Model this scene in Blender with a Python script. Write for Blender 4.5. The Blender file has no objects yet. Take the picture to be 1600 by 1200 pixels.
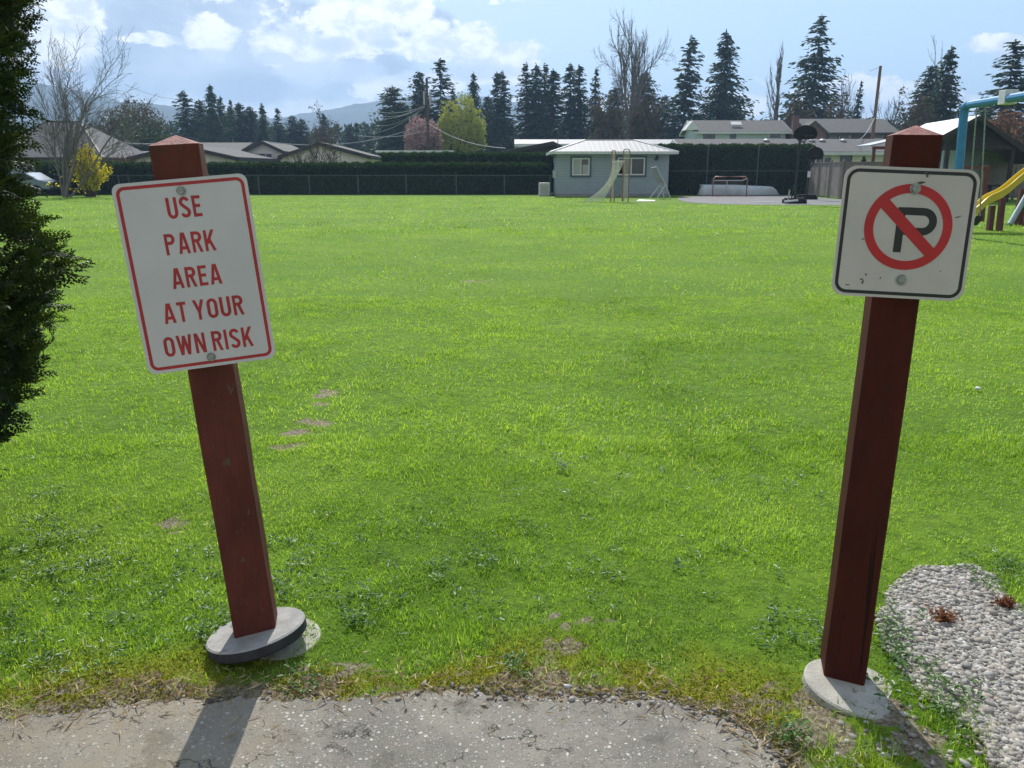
import bpy, math, random
import numpy as np
from mathutils import Vector, Matrix

R = math.radians
SC = bpy.context.scene
COL = SC.collection

# ------------------------------------------------------------------ camera, sky, sun, exposure
EYE = 1.5
F = 1290.0
PITCH = R(14.56)
SUN_AZ, SUN_EL = R(-6.8), R(45)
SUN_STRENGTH = 4.4
SKY_STRENGTH = 0.10
SC.view_settings.view_transform = 'Standard'
SC.view_settings.look = 'None'
SC.view_settings.exposure = 0.2
SC.view_settings.gamma = 1.0

cam_data = bpy.data.cameras.new('camera')
cam_data.sensor_width = 36.0
cam_data.lens = F / 1600 * 36
cam_data.clip_start = 0.05
cam_data.clip_end = 20000
cam = bpy.data.objects.new('camera', cam_data)
cam.location = (0, 0, EYE)
cam.rotation_euler = (R(90) - PITCH, 0, 0)
COL.objects.link(cam)
SC.camera = cam

sun_data = bpy.data.lights.new('sun', 'SUN')
sun_data.energy = SUN_STRENGTH
sun_data.angle = R(0.53)
sun_data.color = (1.0, 0.95, 0.87)
sun = bpy.data.objects.new('sun', sun_data)
sd = Vector((math.sin(SUN_AZ) * math.cos(SUN_EL), math.cos(SUN_AZ) * math.cos(SUN_EL), math.sin(SUN_EL)))
sun.rotation_euler = sd.to_track_quat('Z', 'Y').to_euler()
sun.location = sd * 50
COL.objects.link(sun)


def P(px, py, Y):
    a = (px - 800) / F; b = (600 - py) / F
    d = (a, math.cos(PITCH) + b * math.sin(PITCH), -math.sin(PITCH) + b * math.cos(PITCH))
    t = Y / d[1]
    return Vector((d[0] * t, Y, EYE + d[2] * t))


def G(px, py):
    a = (px - 800) / F; b = (600 - py) / F
    d = (a, math.cos(PITCH) + b * math.sin(PITCH), -math.sin(PITCH) + b * math.cos(PITCH))
    t = EYE / -d[2]
    return Vector((d[0] * t, d[1] * t, 0))


# ---- world
W = bpy.data.worlds.new('World'); SC.world = W; W.use_nodes = True
nt = W.node_tree; nt.nodes.clear()


def link_in(nt, sock, v):
    if isinstance(v, (int, float)): sock.default_value = v
    elif isinstance(v, (tuple, list)): sock.default_value = v
    else: nt.links.new(v, sock)


def mth(nt, op, a, b=None, c=None, clamp=False):
    n = nt.nodes.new('ShaderNodeMath'); n.operation = op; n.use_clamp = clamp
    link_in(nt, n.inputs[0], a)
    if b is not None: link_in(nt, n.inputs[1], b)
    if c is not None: link_in(nt, n.inputs[2], c)
    return n.outputs[0]


def smooth(nt, x, lo, hi):
    n = nt.nodes.new('ShaderNodeMapRange'); n.interpolation_type = 'SMOOTHSTEP'; n.clamp = True
    link_in(nt, n.inputs[0], x); n.inputs[1].default_value = lo; n.inputs[2].default_value = hi
    return n.outputs[0]


def mixc(nt, f, a, b):
    n = nt.nodes.new('ShaderNodeMix'); n.data_type = 'RGBA'
    link_in(nt, n.inputs[0], f)
    for s, v in ((n.inputs[6], a), (n.inputs[7], b)):
        if isinstance(v, tuple): s.default_value = (*v[:3], 1)
        else: nt.links.new(v, s)
    return n.outputs[2]


def noise(nt, vec, scale, detail=6, rough=0.6, dist=0.0):
    n = nt.nodes.new('ShaderNodeTexNoise'); n.inputs['Scale'].default_value = scale
    n.inputs['Detail'].default_value = detail; n.inputs['Roughness'].default_value = rough
    n.inputs['Distortion'].default_value = dist
    if vec is not None: nt.links.new(vec, n.inputs['Vector'])
    return n.outputs[0]


def az_el(px, py):
    a = (px - 800) / F; b = (600 - py) / F
    d = Vector((a, math.cos(PITCH) + b * math.sin(PITCH), -math.sin(PITCH) + b * math.cos(PITCH))).normalized()
    return math.atan2(d.x, d.y), math.asin(d.z)


sky = nt.nodes.new('ShaderNodeTexSky'); sky.sky_type = 'NISHITA'; sky.sun_disc = False
sky.sun_elevation = SUN_EL; sky.sun_rotation = SUN_AZ % (2 * math.pi); sky.altitude = 30
sky.air_density = 1.0; sky.dust_density = 1.0; sky.ozone_density = 1.5
tc = nt.nodes.new('ShaderNodeTexCoord')
sep = nt.nodes.new('ShaderNodeSeparateXYZ'); nt.links.new(tc.outputs['Generated'], sep.inputs[0])
AZ = mth(nt, 'ARCTAN2', sep.outputs[0], sep.outputs[1])
EL = mth(nt, 'ARCSINE', sep.outputs[2])
comb = nt.nodes.new('ShaderNodeCombineXYZ')
nt.links.new(AZ, comb.inputs[0]); nt.links.new(mth(nt, 'MULTIPLY', EL, 1.5), comb.inputs[1])
nA = noise(nt, comb.outputs[0], 9.0, 8, 0.6, 0.3)
nB = noise(nt, comb.outputs[0], 26.0, 6, 0.62, 0.2)
nz = mth(nt, 'ADD', mth(nt, 'MULTIPLY', nA, 1.0), mth(nt, 'MULTIPLY', nB, 0.55))     # about 0.78 mean


def field(blobs):
    tot = None
    for (x, y, rx, ry) in blobs:
        a, e = az_el(x, y)
        u = mth(nt, 'DIVIDE', mth(nt, 'SUBTRACT', AZ, a), rx / F)
        v = mth(nt, 'DIVIDE', mth(nt, 'SUBTRACT', EL, e), ry / F)
        g = mth(nt, 'SUBTRACT', 1.0, mth(nt, 'SQRT', mth(nt, 'ADD', mth(nt, 'MULTIPLY', u, u), mth(nt, 'MULTIPLY', v, v))))
        tot = g if tot is None else mth(nt, 'SMOOTH_MAX', tot, g, 0.15)
    return tot


# bright cumulus heads, grey undersides, thin veil, and low bank at the horizon
white_f = field([(560, 45, 95, 50), (530, 25, 60, 40), (690, 70, 110, 38), (760, 85, 110, 30), (620, 25, 60, 40), (325, 55, 42, 28), (425, 73, 34, 20), (480, 70, 70, 50),
                 (100, 60, 60, 60), (60, 30, 80, 60), (790, 118, 60, 22), (1575, 70, 48, 18), (1340, 150, 120, 26), (1130, 160, 90, 26), (1450, 160, 70, 28),
                 (640, 130, 90, 30), (900, 170, 150, 34), (230, 60, 60, 12), (700, -70, 260, 60), (250, -60, 260, 45)])
white = smooth(nt, mth(nt, 'ADD', white_f, mth(nt, 'MULTIPLY', mth(nt, 'SUBTRACT', nz, 0.78), 2.7)), 0.02, 0.30)
grey_f = field([(400, 115, 260, 62), (200, 100, 240, 75), (560, 120, 120, 50), (480, 50, 130, 50), (330, 40, 180, 70), (660, 40, 60, 30), (60, 120, 120, 80)])
grey = smooth(nt, mth(nt, 'ADD', grey_f, mth(nt, 'MULTIPLY', mth(nt, 'SUBTRACT', nz, 0.78), 0.8)), 0.0, 0.3)
a0, e0 = az_el(400, 172)
band = smooth(nt, mth(nt, 'ADD', mth(nt, 'SUBTRACT', e0 + 0.012, EL), mth(nt, 'MULTIPLY', mth(nt, 'SUBTRACT', nz, 0.78), 0.05)), -0.006, 0.012)
a1, _e = az_el(880, 172)
band = mth(nt, 'MULTIPLY', band, smooth(nt, mth(nt, 'SUBTRACT', a1, AZ), -0.12, 0.12))
# generic scattered cumulus over the rest of the sky
gen = smooth(nt, mth(nt, 'SUBTRACT', noise(nt, tc.outputs['Generated'], 2.6, 8, 0.58, 0.2), mth(nt, 'MULTIPLY', mth(nt, 'COSINE', AZ), 0.3)), 0.50, 0.72)
back = smooth(nt, mth(nt, 'COSINE', AZ), 0.62, 0.3)
gen = mth(nt, 'MULTIPLY', gen, back)
skymul = nt.nodes.new('ShaderNodeVectorMath'); skymul.operation = 'SCALE'
nt.links.new(sky.outputs[0], skymul.inputs[0]); skymul.inputs[3].default_value = SKY_STRENGTH
# pale spring haze in the blue
ahead = smooth(nt, mth(nt, 'COSINE', AZ), 0.1, 0.75)
c0 = mixc(nt, mth(nt, 'MULTIPLY', ahead, 0.62), skymul.outputs[0], (0.50, 0.70, 0.95))
veil = smooth(nt, mth(nt, 'SUBTRACT', az_el(900, 60)[0], AZ), -0.2, 0.35)
c0 = mixc(nt, mth(nt, 'MULTIPLY', veil, 0.55), c0, (0.66, 0.78, 0.92))
c1 = mixc(nt, mth(nt, 'MULTIPLY', gen, 0.7), c0, (0.47, 0.455, 0.45))
gcol = mixc(nt, smooth(nt, nA, 0.36, 0.68), (0.37, 0.45, 0.58), (0.60, 0.67, 0.79))
c2 = mixc(nt, mth(nt, 'MULTIPLY', grey, 0.92), c1, gcol)
wcol = mixc(nt, smooth(nt, nB, 0.38, 0.60), (0.72, 0.78, 0.88), (1.12, 1.11, 1.10))
c3 = mixc(nt, mth(nt, 'MULTIPLY', band, 0.9), c2, (0.90, 0.92, 0.95))
c4 = mixc(nt, mth(nt, 'MULTIPLY', white, 0.92), c3, wcol)
under_f = field([(555, 112, 85, 20), (640, 118, 40, 14), (730, 112, 80, 16), (330, 92, 50, 16), (425, 92, 30, 9), (480, 118, 60, 20), (800, 142, 55, 9), (70, 128, 80, 22), (520, 70, 40, 14), (600, 68, 30, 10), (1575, 84, 40, 8), (1340, 172, 90, 10), (1460, 182, 60, 9)])
under = smooth(nt, mth(nt, 'ADD', under_f, mth(nt, 'MULTIPLY', mth(nt, 'SUBTRACT', nz, 0.78), 1.6)), 0.0, 0.5)
c4 = mixc(nt, mth(nt, 'MULTIPLY', under, 0.8), c4, (0.60, 0.68, 0.84))
bg = nt.nodes.new('ShaderNodeBackground'); nt.links.new(c4, bg.inputs[0]); bg.inputs[1].default_value = 1.18
wo = nt.nodes.new('ShaderNodeOutputWorld'); nt.links.new(bg.outputs[0], wo.inputs[0])

# ------------------------------------------------------------------ helpers
RNG = np.random.default_rng(7)
random.seed(7)


def tag(o, label=None, cat=None, group=None, kind=None):
    if label: o['label'] = label
    if cat: o['category'] = cat
    if group: o['group'] = group
    if kind: o['kind'] = kind
    return o


def thing(name, label, cat, loc=(0, 0, 0), group=None):
    o = bpy.data.objects.new(name, None); COL.objects.link(o)
    o.location = loc; o.empty_display_size = 0.2
    return tag(o, label, cat, group)


def world_loc(o):
    v = Vector((0, 0, 0))
    while o is not None:
        v += Vector(o.location); o = o.parent
    return v


def link(name, me, mat, parent=None):
    o = bpy.data.objects.new(name, me); COL.objects.link(o)
    if mat is not None and not me.materials: me.materials.append(mat)
    if parent is not None: o.parent = parent
    return o


class MB:
    """collects shapes given in world (or local) coordinates into one mesh"""
    def __init__(self, M=None): self.v = []; self.f = []; self.M = M

    def add(self, vs, fs):
        n = len(self.v)
        for p in vs:
            p = Vector(p)
            self.v.append(self.M @ p if self.M else p)
        self.f += [[i + n for i in q] for q in fs]
        return self

    def box(self, lo, hi):
        x0, y0, z0 = lo; x1, y1, z1 = hi
        return self.add([(x0, y0, z0), (x1, y0, z0), (x1, y1, z0), (x0, y1, z0), (x0, y0, z1), (x1, y0, z1), (x1, y1, z1), (x0, y1, z1)],
                        [(0, 3, 2, 1), (4, 5, 6, 7), (0, 1, 5, 4), (1, 2, 6, 5), (2, 3, 7, 6), (3, 0, 4, 7)])

    def cbox(self, c, s):
        return self.box([c[i] - s[i] / 2 for i in range(3)], [c[i] + s[i] / 2 for i in range(3)])

    def bar(self, a, b, w, h=None, up=(0, 0, 1)):
        a, b = Vector(a), Vector(b); h = h or w
        d = (b - a).normalized(); u = Vector(up)
        if abs(d.dot(u)) > 0.98: u = Vector((0, 1, 0))
        s = d.cross(u).normalized() * w / 2; t = s.cross(d).normalized() * h / 2
        vs = [a - s - t, a + s - t, a + s + t, a - s + t, b - s - t, b + s - t, b + s + t, b - s + t]
        return self.add(vs, [(0, 1, 2, 3), (7, 6, 5, 4), (0, 4, 5, 1), (1, 5, 6, 2), (2, 6, 7, 3), (3, 7, 4, 0)])

    def tube(self, pts, r, n=8, cap=True):
        pts = [Vector(p) for p in pts]; m = len(pts)
        rs = r if isinstance(r, (list, tuple)) else [r] * m
        vs = []; fs = []; ref = None
        for i, p in enumerate(pts):
            d = (pts[min(i + 1, m - 1)] - pts[max(i - 1, 0)]).normalized()
            if ref is None: ref = Vector((0, 0, 1)) if abs(d.z) < 0.9 else Vector((1, 0, 0))
            s = d.cross(ref).normalized(); t = d.cross(s).normalized(); ref = -t if False else ref
            for k in range(n):
                q = 2 * math.pi * k / n
                vs.append(p + s * math.cos(q) * rs[i] + t * math.sin(q) * rs[i])
        for i in range(m - 1):
            for k in range(n):
                fs.append((i * n + k, i * n + (k + 1) % n, (i + 1) * n + (k + 1) % n, (i + 1) * n + k))
        if cap:
            fs.append(tuple(range(n - 1, -1, -1))); fs.append(tuple(range((m - 1) * n, m * n)))
        return self.add(vs, fs)

    def prism(self, poly, z0, z1):
        n = len(poly)
        vs = [(x, y, z0) for x, y in poly] + [(x, y, z1) for x, y in poly]
        fs = [tuple(range(n - 1, -1, -1)), tuple(range(n, 2 * n))] + [(i, (i + 1) % n, n + (i + 1) % n, n + i) for i in range(n)]
        return self.add(vs, fs)

    def ribbon(self, pts, w, z, closed=False):
        pts = [Vector((p[0], p[1])) for p in pts]; n = len(pts); vs = []; fs = []
        for i, p in enumerate(pts):
            a = pts[i - 1] if (i > 0 or closed) else None
            b = pts[(i + 1) % n] if (i < n - 1 or closed) else None
            d1 = (p - a).normalized() if a is not None else (b - p).normalized()
            d2 = (b - p).normalized() if b is not None else d1
            n1 = Vector((-d1.y, d1.x)); n2 = Vector((-d2.y, d2.x)); m = n1 + n2
            m = m.normalized() if m.length > 1e-6 else n1
            k = min(1 / max(m.dot(n1), 0.3), 2.0)
            for s in (1, -1):
                q = p + m * (s * w / 2 * k); vs.append((q.x, q.y, z))
        for i in range(n if closed else n - 1):
            j = (i + 1) % n
            fs.append((2 * i, 2 * i + 1, 2 * j + 1, 2 * j))
        return self.add(vs, fs)

    def build(self, name, mat, parent=None, smooth=False, bevel=0, local=False):
        o0 = Vector((0, 0, 0)) if (local or parent is None) else world_loc(parent)
        me = bpy.data.meshes.new(name)
        me.from_pydata([tuple(p - o0) for p in self.v], [], self.f)
        me.update()
        if smooth: me.polygons.foreach_set('use_smooth', [True] * len(me.polygons))
        o = link(name, me, mat, parent)
        if bevel:
            b = o.modifiers.new('bevel', 'BEVEL'); b.width = bevel; b.segments = 2; b.limit_method = 'ANGLE'
        return o


def np_mesh(name, V, K, mat, parent=None, tint=None, smooth=False, extra=None):
    """V (N,3); K (M,k) faces with k corners"""
    V = np.asarray(V, dtype=np.float32)
    if parent is not None:
        V = V - np.array(world_loc(parent), dtype=np.float32)
    K = np.asarray(K, dtype=np.int32); m, k = K.shape
    me = bpy.data.meshes.new(name)
    me.vertices.add(len(V)); me.vertices.foreach_set('co', V.ravel())
    me.loops.add(m * k); me.loops.foreach_set('vertex_index', K.ravel())
    me.polygons.add(m)
    me.polygons.foreach_set('loop_start', np.arange(0, m * k, k, dtype=np.int32))
    if smooth: me.polygons.foreach_set('use_smooth', np.ones(m, dtype=bool))
    if tint is not None:
        a = me.attributes.new('tint', 'FLOAT', 'POINT'); a.data.foreach_set('value', np.asarray(tint, dtype=np.float32))
    for nm, arr in (extra or {}).items():
        a = me.attributes.new(nm, 'FLOAT', 'POINT'); a.data.foreach_set('value', np.asarray(arr, dtype=np.float32))
    me.update(calc_edges=True)
    return link(name, me, mat, parent)


def unit(n, rng=RNG):
    v = rng.normal(size=(n, 3)); return v / np.linalg.norm(v, axis=1, keepdims=True)


def leaf_quads(C, s, asp=0.5, rng=RNG, axis=None, jit=0.6):
    """diamond leaves at centres C, half-length s; optional preferred long axis"""
    n = len(C); s = np.broadcast_to(np.asarray(s, dtype=float), (n,))[:, None]
    a = unit(n, rng)
    if axis is not None:
        a = axis + jit * a; a /= np.linalg.norm(a, axis=1, keepdims=True) + 1e-9
    b = np.cross(a, unit(n, rng)); b /= np.linalg.norm(b, axis=1, keepdims=True) + 1e-9
    V = np.stack([C + a * s, C + b * s * asp, C - a * s, C - b * s * asp], 1).reshape(-1, 3)
    return V, np.arange(4 * n).reshape(-1, 4)


def vnoise(x, y, seed=0):
    x = np.asarray(x, float); y = np.asarray(y, float)
    xi = np.floor(x).astype(int); yi = np.floor(y).astype(int); fx = x - xi; fy = y - yi
    def h(i, j):
        n = (i * 374761393 + j * 668265263 + seed * 974634757) & 0x7fffffff
        n = ((n ^ (n >> 13)) * 1274126177) & 0x7fffffff
        return ((n ^ (n >> 16)) & 0xffff) / 65535.0
    sx = fx * fx * (3 - 2 * fx); sy = fy * fy * (3 - 2 * fy)
    return (h(xi, yi) * (1 - sx) + h(xi + 1, yi) * sx) * (1 - sy) + (h(xi, yi + 1) * (1 - sx) + h(xi + 1, yi + 1) * sx) * sy


def fbm(x, y, seed=0, o=4):
    t = 0; a = 0.5; s = 0
    for i in range(o):
        t = t + a * vnoise(x * 2 ** i, y * 2 ** i, seed + i * 17); s += a; a *= 0.55
    return t / s


def in_poly(x, y, poly):
    c = np.zeros(np.shape(x), bool); n = len(poly)
    for i in range(n):
        x0, y0 = poly[i][:2]; x1, y1 = poly[(i + 1) % n][:2]
        if y0 == y1: continue
        c ^= ((y0 > y) != (y1 > y)) & (x < (x1 - x0) * (y - y0) / (y1 - y0) + x0)
    return c


# ---- materials
def new_mat(name):
    m = bpy.data.materials.new(name); m.use_nodes = True
    t = m.node_tree; t.nodes.clear()
    o = t.nodes.new('ShaderNodeOutputMaterial'); b = t.nodes.new('ShaderNodeBsdfPrincipled')
    t.links.new(b.outputs[0], o.inputs[0])
    return m, t, b, o


def mat(name, col, rough=0.6, var=0.2, scale=6.0, col2=None, bump=0.0, bscale=60.0, metal=0.0, spec=0.5, stretch=(1, 1, 1), spot=None, spot_scale=20, spot_th=0.62):
    m, t, b, o = new_mat(name)
    c = t.nodes.new('ShaderNodeTexCoord'); mp = t.nodes.new('ShaderNodeMapping'); mp.inputs['Scale'].default_value = stretch
    t.links.new(c.outputs['Object'], mp.inputs[0]); v = mp.outputs[0]
    A = tuple(x * (1 - var) for x in col); B = col2 or tuple(min(x * (1 + var), 1) for x in col)
    n = smooth(t, noise(t, v, scale, 6, 0.6), 0.3, 0.7)
    cc = mixc(t, n, A, B)
    if spot is not None:
        cc = mixc(t, smooth(t, noise(t, v, spot_scale, 8, 0.7), spot_th, spot_th + 0.06), cc, spot)
    t.links.new(cc, b.inputs['Base Color'])
    b.inputs['Roughness'].default_value = rough; b.inputs['Metallic'].default_value = metal
    b.inputs['Specular IOR Level'].default_value = spec
    if bump:
        bn = t.nodes.new('ShaderNodeBump'); bn.inputs['Strength'].default_value = bump; bn.inputs['Distance'].default_value = 0.01
        t.links.new(noise(t, v, bscale, 5, 0.6), bn.inputs['Height']); t.links.new(bn.outputs[0], b.inputs['Normal'])
    return m


def stripes(name, col, axis, period, depth=0.3, rough=0.5, metal=0.0, dark=0.75, var=0.1, width=0.12):
    """boards, siding or ribs: narrow grooves every period metres along axis, plus bump"""
    m, t, b, o = new_mat(name)
    c = t.nodes.new('ShaderNodeTexCoord'); s = t.nodes.new('ShaderNodeSeparateXYZ'); t.links.new(c.outputs['Object'], s.inputs[0])
    fr = mth(t, 'FRACT', mth(t, 'DIVIDE', s.outputs[axis], period))
    g = smooth(t, fr, 0.0, width)
    n = smooth(t, noise(t, c.outputs['Object'], 2.0, 6, 0.65), 0.3, 0.7)
    cell = t.nodes.new('ShaderNodeTexWhiteNoise'); cell.noise_dimensions = '1D'
    t.links.new(mth(t, 'FLOOR', mth(t, 'DIVIDE', s.outputs[axis], period)), cell.inputs['W'])
    base = mixc(t, n, tuple(x * (1 - var) for x in col), tuple(min(1, x * (1 + var)) for x in col))
    base = mixc(t, mth(t, 'MULTIPLY', cell.outputs[0], var * 1.2), base, tuple(x * 0.6 for x in col))
    t.links.new(mixc(t, g, tuple(x * dark for x in col), base), b.inputs['Base Color'])
    b.inputs['Roughness'].default_value = rough; b.inputs['Metallic'].default_value = metal
    bn = t.nodes.new('ShaderNodeBump'); bn.inputs['Strength'].default_value = depth; bn.inputs['Distance'].default_value = 0.02
    t.links.new(g, bn.inputs['Height']); t.links.new(bn.outputs[0], b.inputs['Normal'])
    return m


def foliage(name, cols, trans, tfac=0.4, rough=0.45, spec=0.3):
    """leaf material: three colours picked by the per-leaf 'tint', and light passing through"""
    m = bpy.data.materials.new(name); m.use_nodes = True; t = m.node_tree; t.nodes.clear()
    o = t.nodes.new('ShaderNodeOutputMaterial'); b = t.nodes.new('ShaderNodeBsdfPrincipled')
    a = t.nodes.new('ShaderNodeAttribute'); a.attribute_name = 'tint'
    r = t.nodes.new('ShaderNodeValToRGB'); e = r.color_ramp.elements
    e[0].position = 0; e[0].color = (*cols[0], 1); e[1].position = 1; e[1].color = (*cols[-1], 1)
    for i, c in enumerate(cols[1:-1]):
        k = e.new((i + 1) / (len(cols) - 1)); k.color = (*c, 1)
    t.links.new(a.outputs['Fac'], r.inputs[0]); t.links.new(r.outputs[0], b.inputs['Base Color'])
    b.inputs['Roughness'].default_value = rough; b.inputs['Specular IOR Level'].default_value = spec
    tr = t.nodes.new('ShaderNodeBsdfTranslucent')
    mx = t.nodes.new('ShaderNodeMix'); mx.data_type = 'RGBA'; mx.blend_type = 'MULTIPLY'; mx.inputs[0].default_value = 1
    t.links.new(r.outputs[0], mx.inputs[6]); mx.inputs[7].default_value = (*trans, 1)
    t.links.new(mx.outputs[2], tr.inputs[0])
    ms = t.nodes.new('ShaderNodeMixShader'); ms.inputs[0].default_value = tfac
    t.links.new(b.outputs[0], ms.inputs[1]); t.links.new(tr.outputs[0], ms.inputs[2]); t.links.new(ms.outputs[0], o.inputs[0])
    return m


# ------------------------------------------------------------------ the ground
ASPHALT = [G(x, y) for x, y in ((-260, 1150), (-100, 1142), (0, 1132), (110, 1116), (180, 1108), (270, 1096), (330, 1090), (400, 1092), (470, 1098), (540, 1102), (600, 1094), (690, 1087), (760, 1085),
                                 (850, 1088), (930, 1092), (1000, 1097), (1060, 1106), (1120, 1122), (1170, 1145), (1200, 1166), (1225, 1200), (1235, 1260))]
ASPHALT_POLY = [(p.x, p.y) for p in ASPHALT] + [(0.9, 0.2), (0.9, -4), (-9, -4), (-9, 1.75)]
GRAVEL_PX = [(1372, 962), (1384, 925), (1412, 900), (1432, 886), (1470, 884), (1512, 886), (1540, 905), (1575, 932), (1612, 965), (1700, 1010), (1800, 1100), (1760, 1300), (1600, 1290), (1560, 1235),
             (1540, 1180), (1500, 1128), (1448, 1090), (1420, 1062), (1400, 1030), (1378, 1000)]
GRAVEL_POLY = [tuple(G(x, y)[:2]) for x, y in GRAVEL_PX]
DIRT = [(455, 694, .09, .06), (470, 676, .08, .07), (492, 660, .09, .09), (514, 612, .10, .08), (436, 698, .06, .04), (505, 630, .05, .06), (905, 968, .12, .05), (885, 1000, .05, .08), (850, 1060, .13, .05), (830, 1078, .14, .04),
        (740, 440, .14, .12), (1375, 1118, .09, .08), (1425, 1165, .08, .09), (266, 818, .07, .06), (240, 1085, .25, .08), (1240, 1100, .2, .08), (1280, 1140, .16, .1), (500, 1060, .10, .1), (150, 1105, .2, .06)]
DIRT_G = [(G(x, y), rx, ry) for x, y, rx, ry in DIRT]


def poly_dist(x, y, pts):
    d = np.full(np.shape(x), 9e9)
    for a, b in zip(pts[:-1], pts[1:]):
        vx, vy = b[0] - a[0], b[1] - a[1]; L = vx * vx + vy * vy + 1e-12
        t = np.clip(((x - a[0]) * vx + (y - a[1]) * vy) / L, 0, 1)
        d = np.minimum(d, np.hypot(x - a[0] - t * vx, y - a[1] - t * vy))
    return d


def bare_at(x, y):
    """0 = good turf .. 1 = bare earth"""
    b = np.zeros(np.shape(x))
    w = fbm(np.asarray(x) * 9, np.asarray(y) * 9, 5); w2 = fbm(np.asarray(x) * 26, np.asarray(y) * 26, 6)
    for c, rx, ry in DIRT_G:
        q = 1.35 - np.sqrt(((x - c.x) / rx) ** 2 + ((y - c.y) / ry) ** 2) + (w - 0.5) * 2.0 + (w2 - 0.5) * 3.4
        b = np.maximum(b, np.clip(q, 0, 1))
    edge = poly_dist(x, y, ASPHALT)
    b = np.maximum(b, np.clip(1.15 - edge / (0.03 + 0.13 * fbm(np.asarray(x) * 4, np.asarray(y) * 4, 9)), 0, 1))
    path = np.abs(x - 0.08 - 0.05 * np.sin(y * 3)) / 0.16
    b = np.maximum(b, np.clip(0.55 - path * 0.5, 0, 1) * np.clip((3.6 - y) / 1.5, 0, 1) * np.clip(w * 2.2 - .35, 0, 1))
    return b


def moss_at(x, y):
    edge = poly_dist(x, y, ASPHALT)
    return np.clip((0.42 - edge) / 0.3, 0, 1) * np.clip((fbm(np.asarray(x) * 5 + 3, np.asarray(y) * 5, 21) - 0.40) * 6, 0, 1)


def hgt(x, y):
    f = np.clip((y - 0.8) / 0.8, 0, 1) * np.clip((11.5 - y) / 2, 0, 1) * np.clip((6.6 - np.abs(x)) / 1.2, 0, 1)
    return f * (0.030 * (fbm(np.asarray(x) * 2.2, np.asarray(y) * 2.2, 31) - 0.62) + 0.010 * (fbm(np.asarray(x) * 11, np.asarray(y) * 11, 33) - 0.6))


gx = np.linspace(-7, 7, 467); gy = np.linspace(0.5, 12, 384)
X, Y = np.meshgrid(gx, gy); nx, ny = len(gx), len(gy)
ed = poly_dist(X, Y, ASPHALT); inside_asph = in_poly(X, Y, ASPHALT_POLY); inside_grav = in_poly(X, Y, GRAVEL_POLY)
Zg = hgt(X, Y)
Zg = np.where(inside_asph, -0.03, Zg); Zg = np.where(inside_grav, np.minimum(Zg, -0.02), Zg)
idx = np.arange(nx * ny).reshape(ny, nx)
K = np.stack([idx[:-1, :-1], idx[:-1, 1:], idx[1:, 1:], idx[1:, :-1]], -1).reshape(-1, 4)
Vg = np.stack([X, Y, Zg], -1).reshape(-1, 3)
bare = bare_at(X, Y).ravel(); moss = moss_at(X, Y).ravel()
xs = [-2400, -300, -40, -7, 7, 40, 300, 2400]; ys = [-550, -30, 0.5, 12, 60, 300, 2100]
ov = [(x, y, 0) for y in ys for x in xs]; n0 = len(Vg); of = []
for j in range(len(ys) - 1):
    for i in range(len(xs) - 1):
        if i == 3 and j == 2: continue
        a = n0 + j * len(xs) + i; of.append((a, a + 1, a + 1 + len(xs), a + len(xs)))
Vg = np.concatenate([Vg, np.array(ov, float)]); K = np.concatenate([K, np.array(of)])
zz = np.zeros(len(ov))

m, t, b, o = new_mat('turf_soil')
c = t.nodes.new('ShaderNodeTexCoord'); V_ = c.outputs['Object']
ab = t.nodes.new('ShaderNodeAttribute'); ab.attribute_name = 'bare'
am = t.nodes.new('ShaderNodeAttribute'); am.attribute_name = 'moss'
big = smooth(t, noise(t, V_, 0.35, 5, 0.6), 0.35, 0.65)
fine = smooth(t, noise(t, V_, 14, 6, 0.7), 0.3, 0.7)
g1 = mixc(t, big, (0.13, 0.25, 0.018), (0.21, 0.33, 0.026))
g2 = mixc(t, fine, (0.085, 0.165, 0.013), g1)
g3 = mixc(t, smooth(t, noise(t, V_, 40, 4, 0.7), 0.62, 0.72), g2, (0.16, 0.15, 0.06))
soil = mixc(t, smooth(t, noise(t, V_, 55, 6, 0.75), 0.35, 0.65), (0.13, 0.10, 0.06), (0.40, 0.34, 0.25))
ms_ = mixc(t, fine, (0.17, 0.19, 0.015), (0.34, 0.33, 0.03))
cc = mixc(t, am.outputs['Fac'], g3, ms_)
cc = mixc(t, smooth(t, ab.outputs['Fac'], 0.25, 0.6), cc, soil)
t.links.new(cc, b.inputs['Base Color']); b.inputs['Roughness'].default_value = 0.9; b.inputs['Specular IOR Level'].default_value = 0.15
bn = t.nodes.new('ShaderNodeBump'); bn.inputs['Strength'].default_value = 0.9; bn.inputs['Distance'].default_value = 0.02
t.links.new(noise(t, V_, 45, 6, 0.75), bn.inputs['Height']); t.links.new(bn.outputs[0], b.inputs['Normal'])
ground = np_mesh('ground', Vg, K, m, extra={'bare': np.concatenate([bare, zz]), 'moss': np.concatenate([moss, zz])})
tag(ground, kind='structure')

# ---- asphalt path
m, t, b, o = new_mat('old_asphalt')
c = t.nodes.new('ShaderNodeTexCoord'); V_ = c.outputs['Object']
wrp = t.nodes.new('ShaderNodeTexNoise'); wrp.inputs['Scale'].default_value = 60; wrp.inputs['Detail'].default_value = 3; t.links.new(V_, wrp.inputs['Vector'])
wsc = t.nodes.new('ShaderNodeVectorMath'); wsc.operation = 'SCALE'; wsc.inputs[3].default_value = 0.012; t.links.new(wrp.outputs['Color'], wsc.inputs[0])
wad = t.nodes.new('ShaderNodeVectorMath'); wad.operation = 'ADD'; t.links.new(V_, wad.inputs[0]); t.links.new(wsc.outputs[0], wad.inputs[1]); VW = wad.outputs[0]


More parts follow.
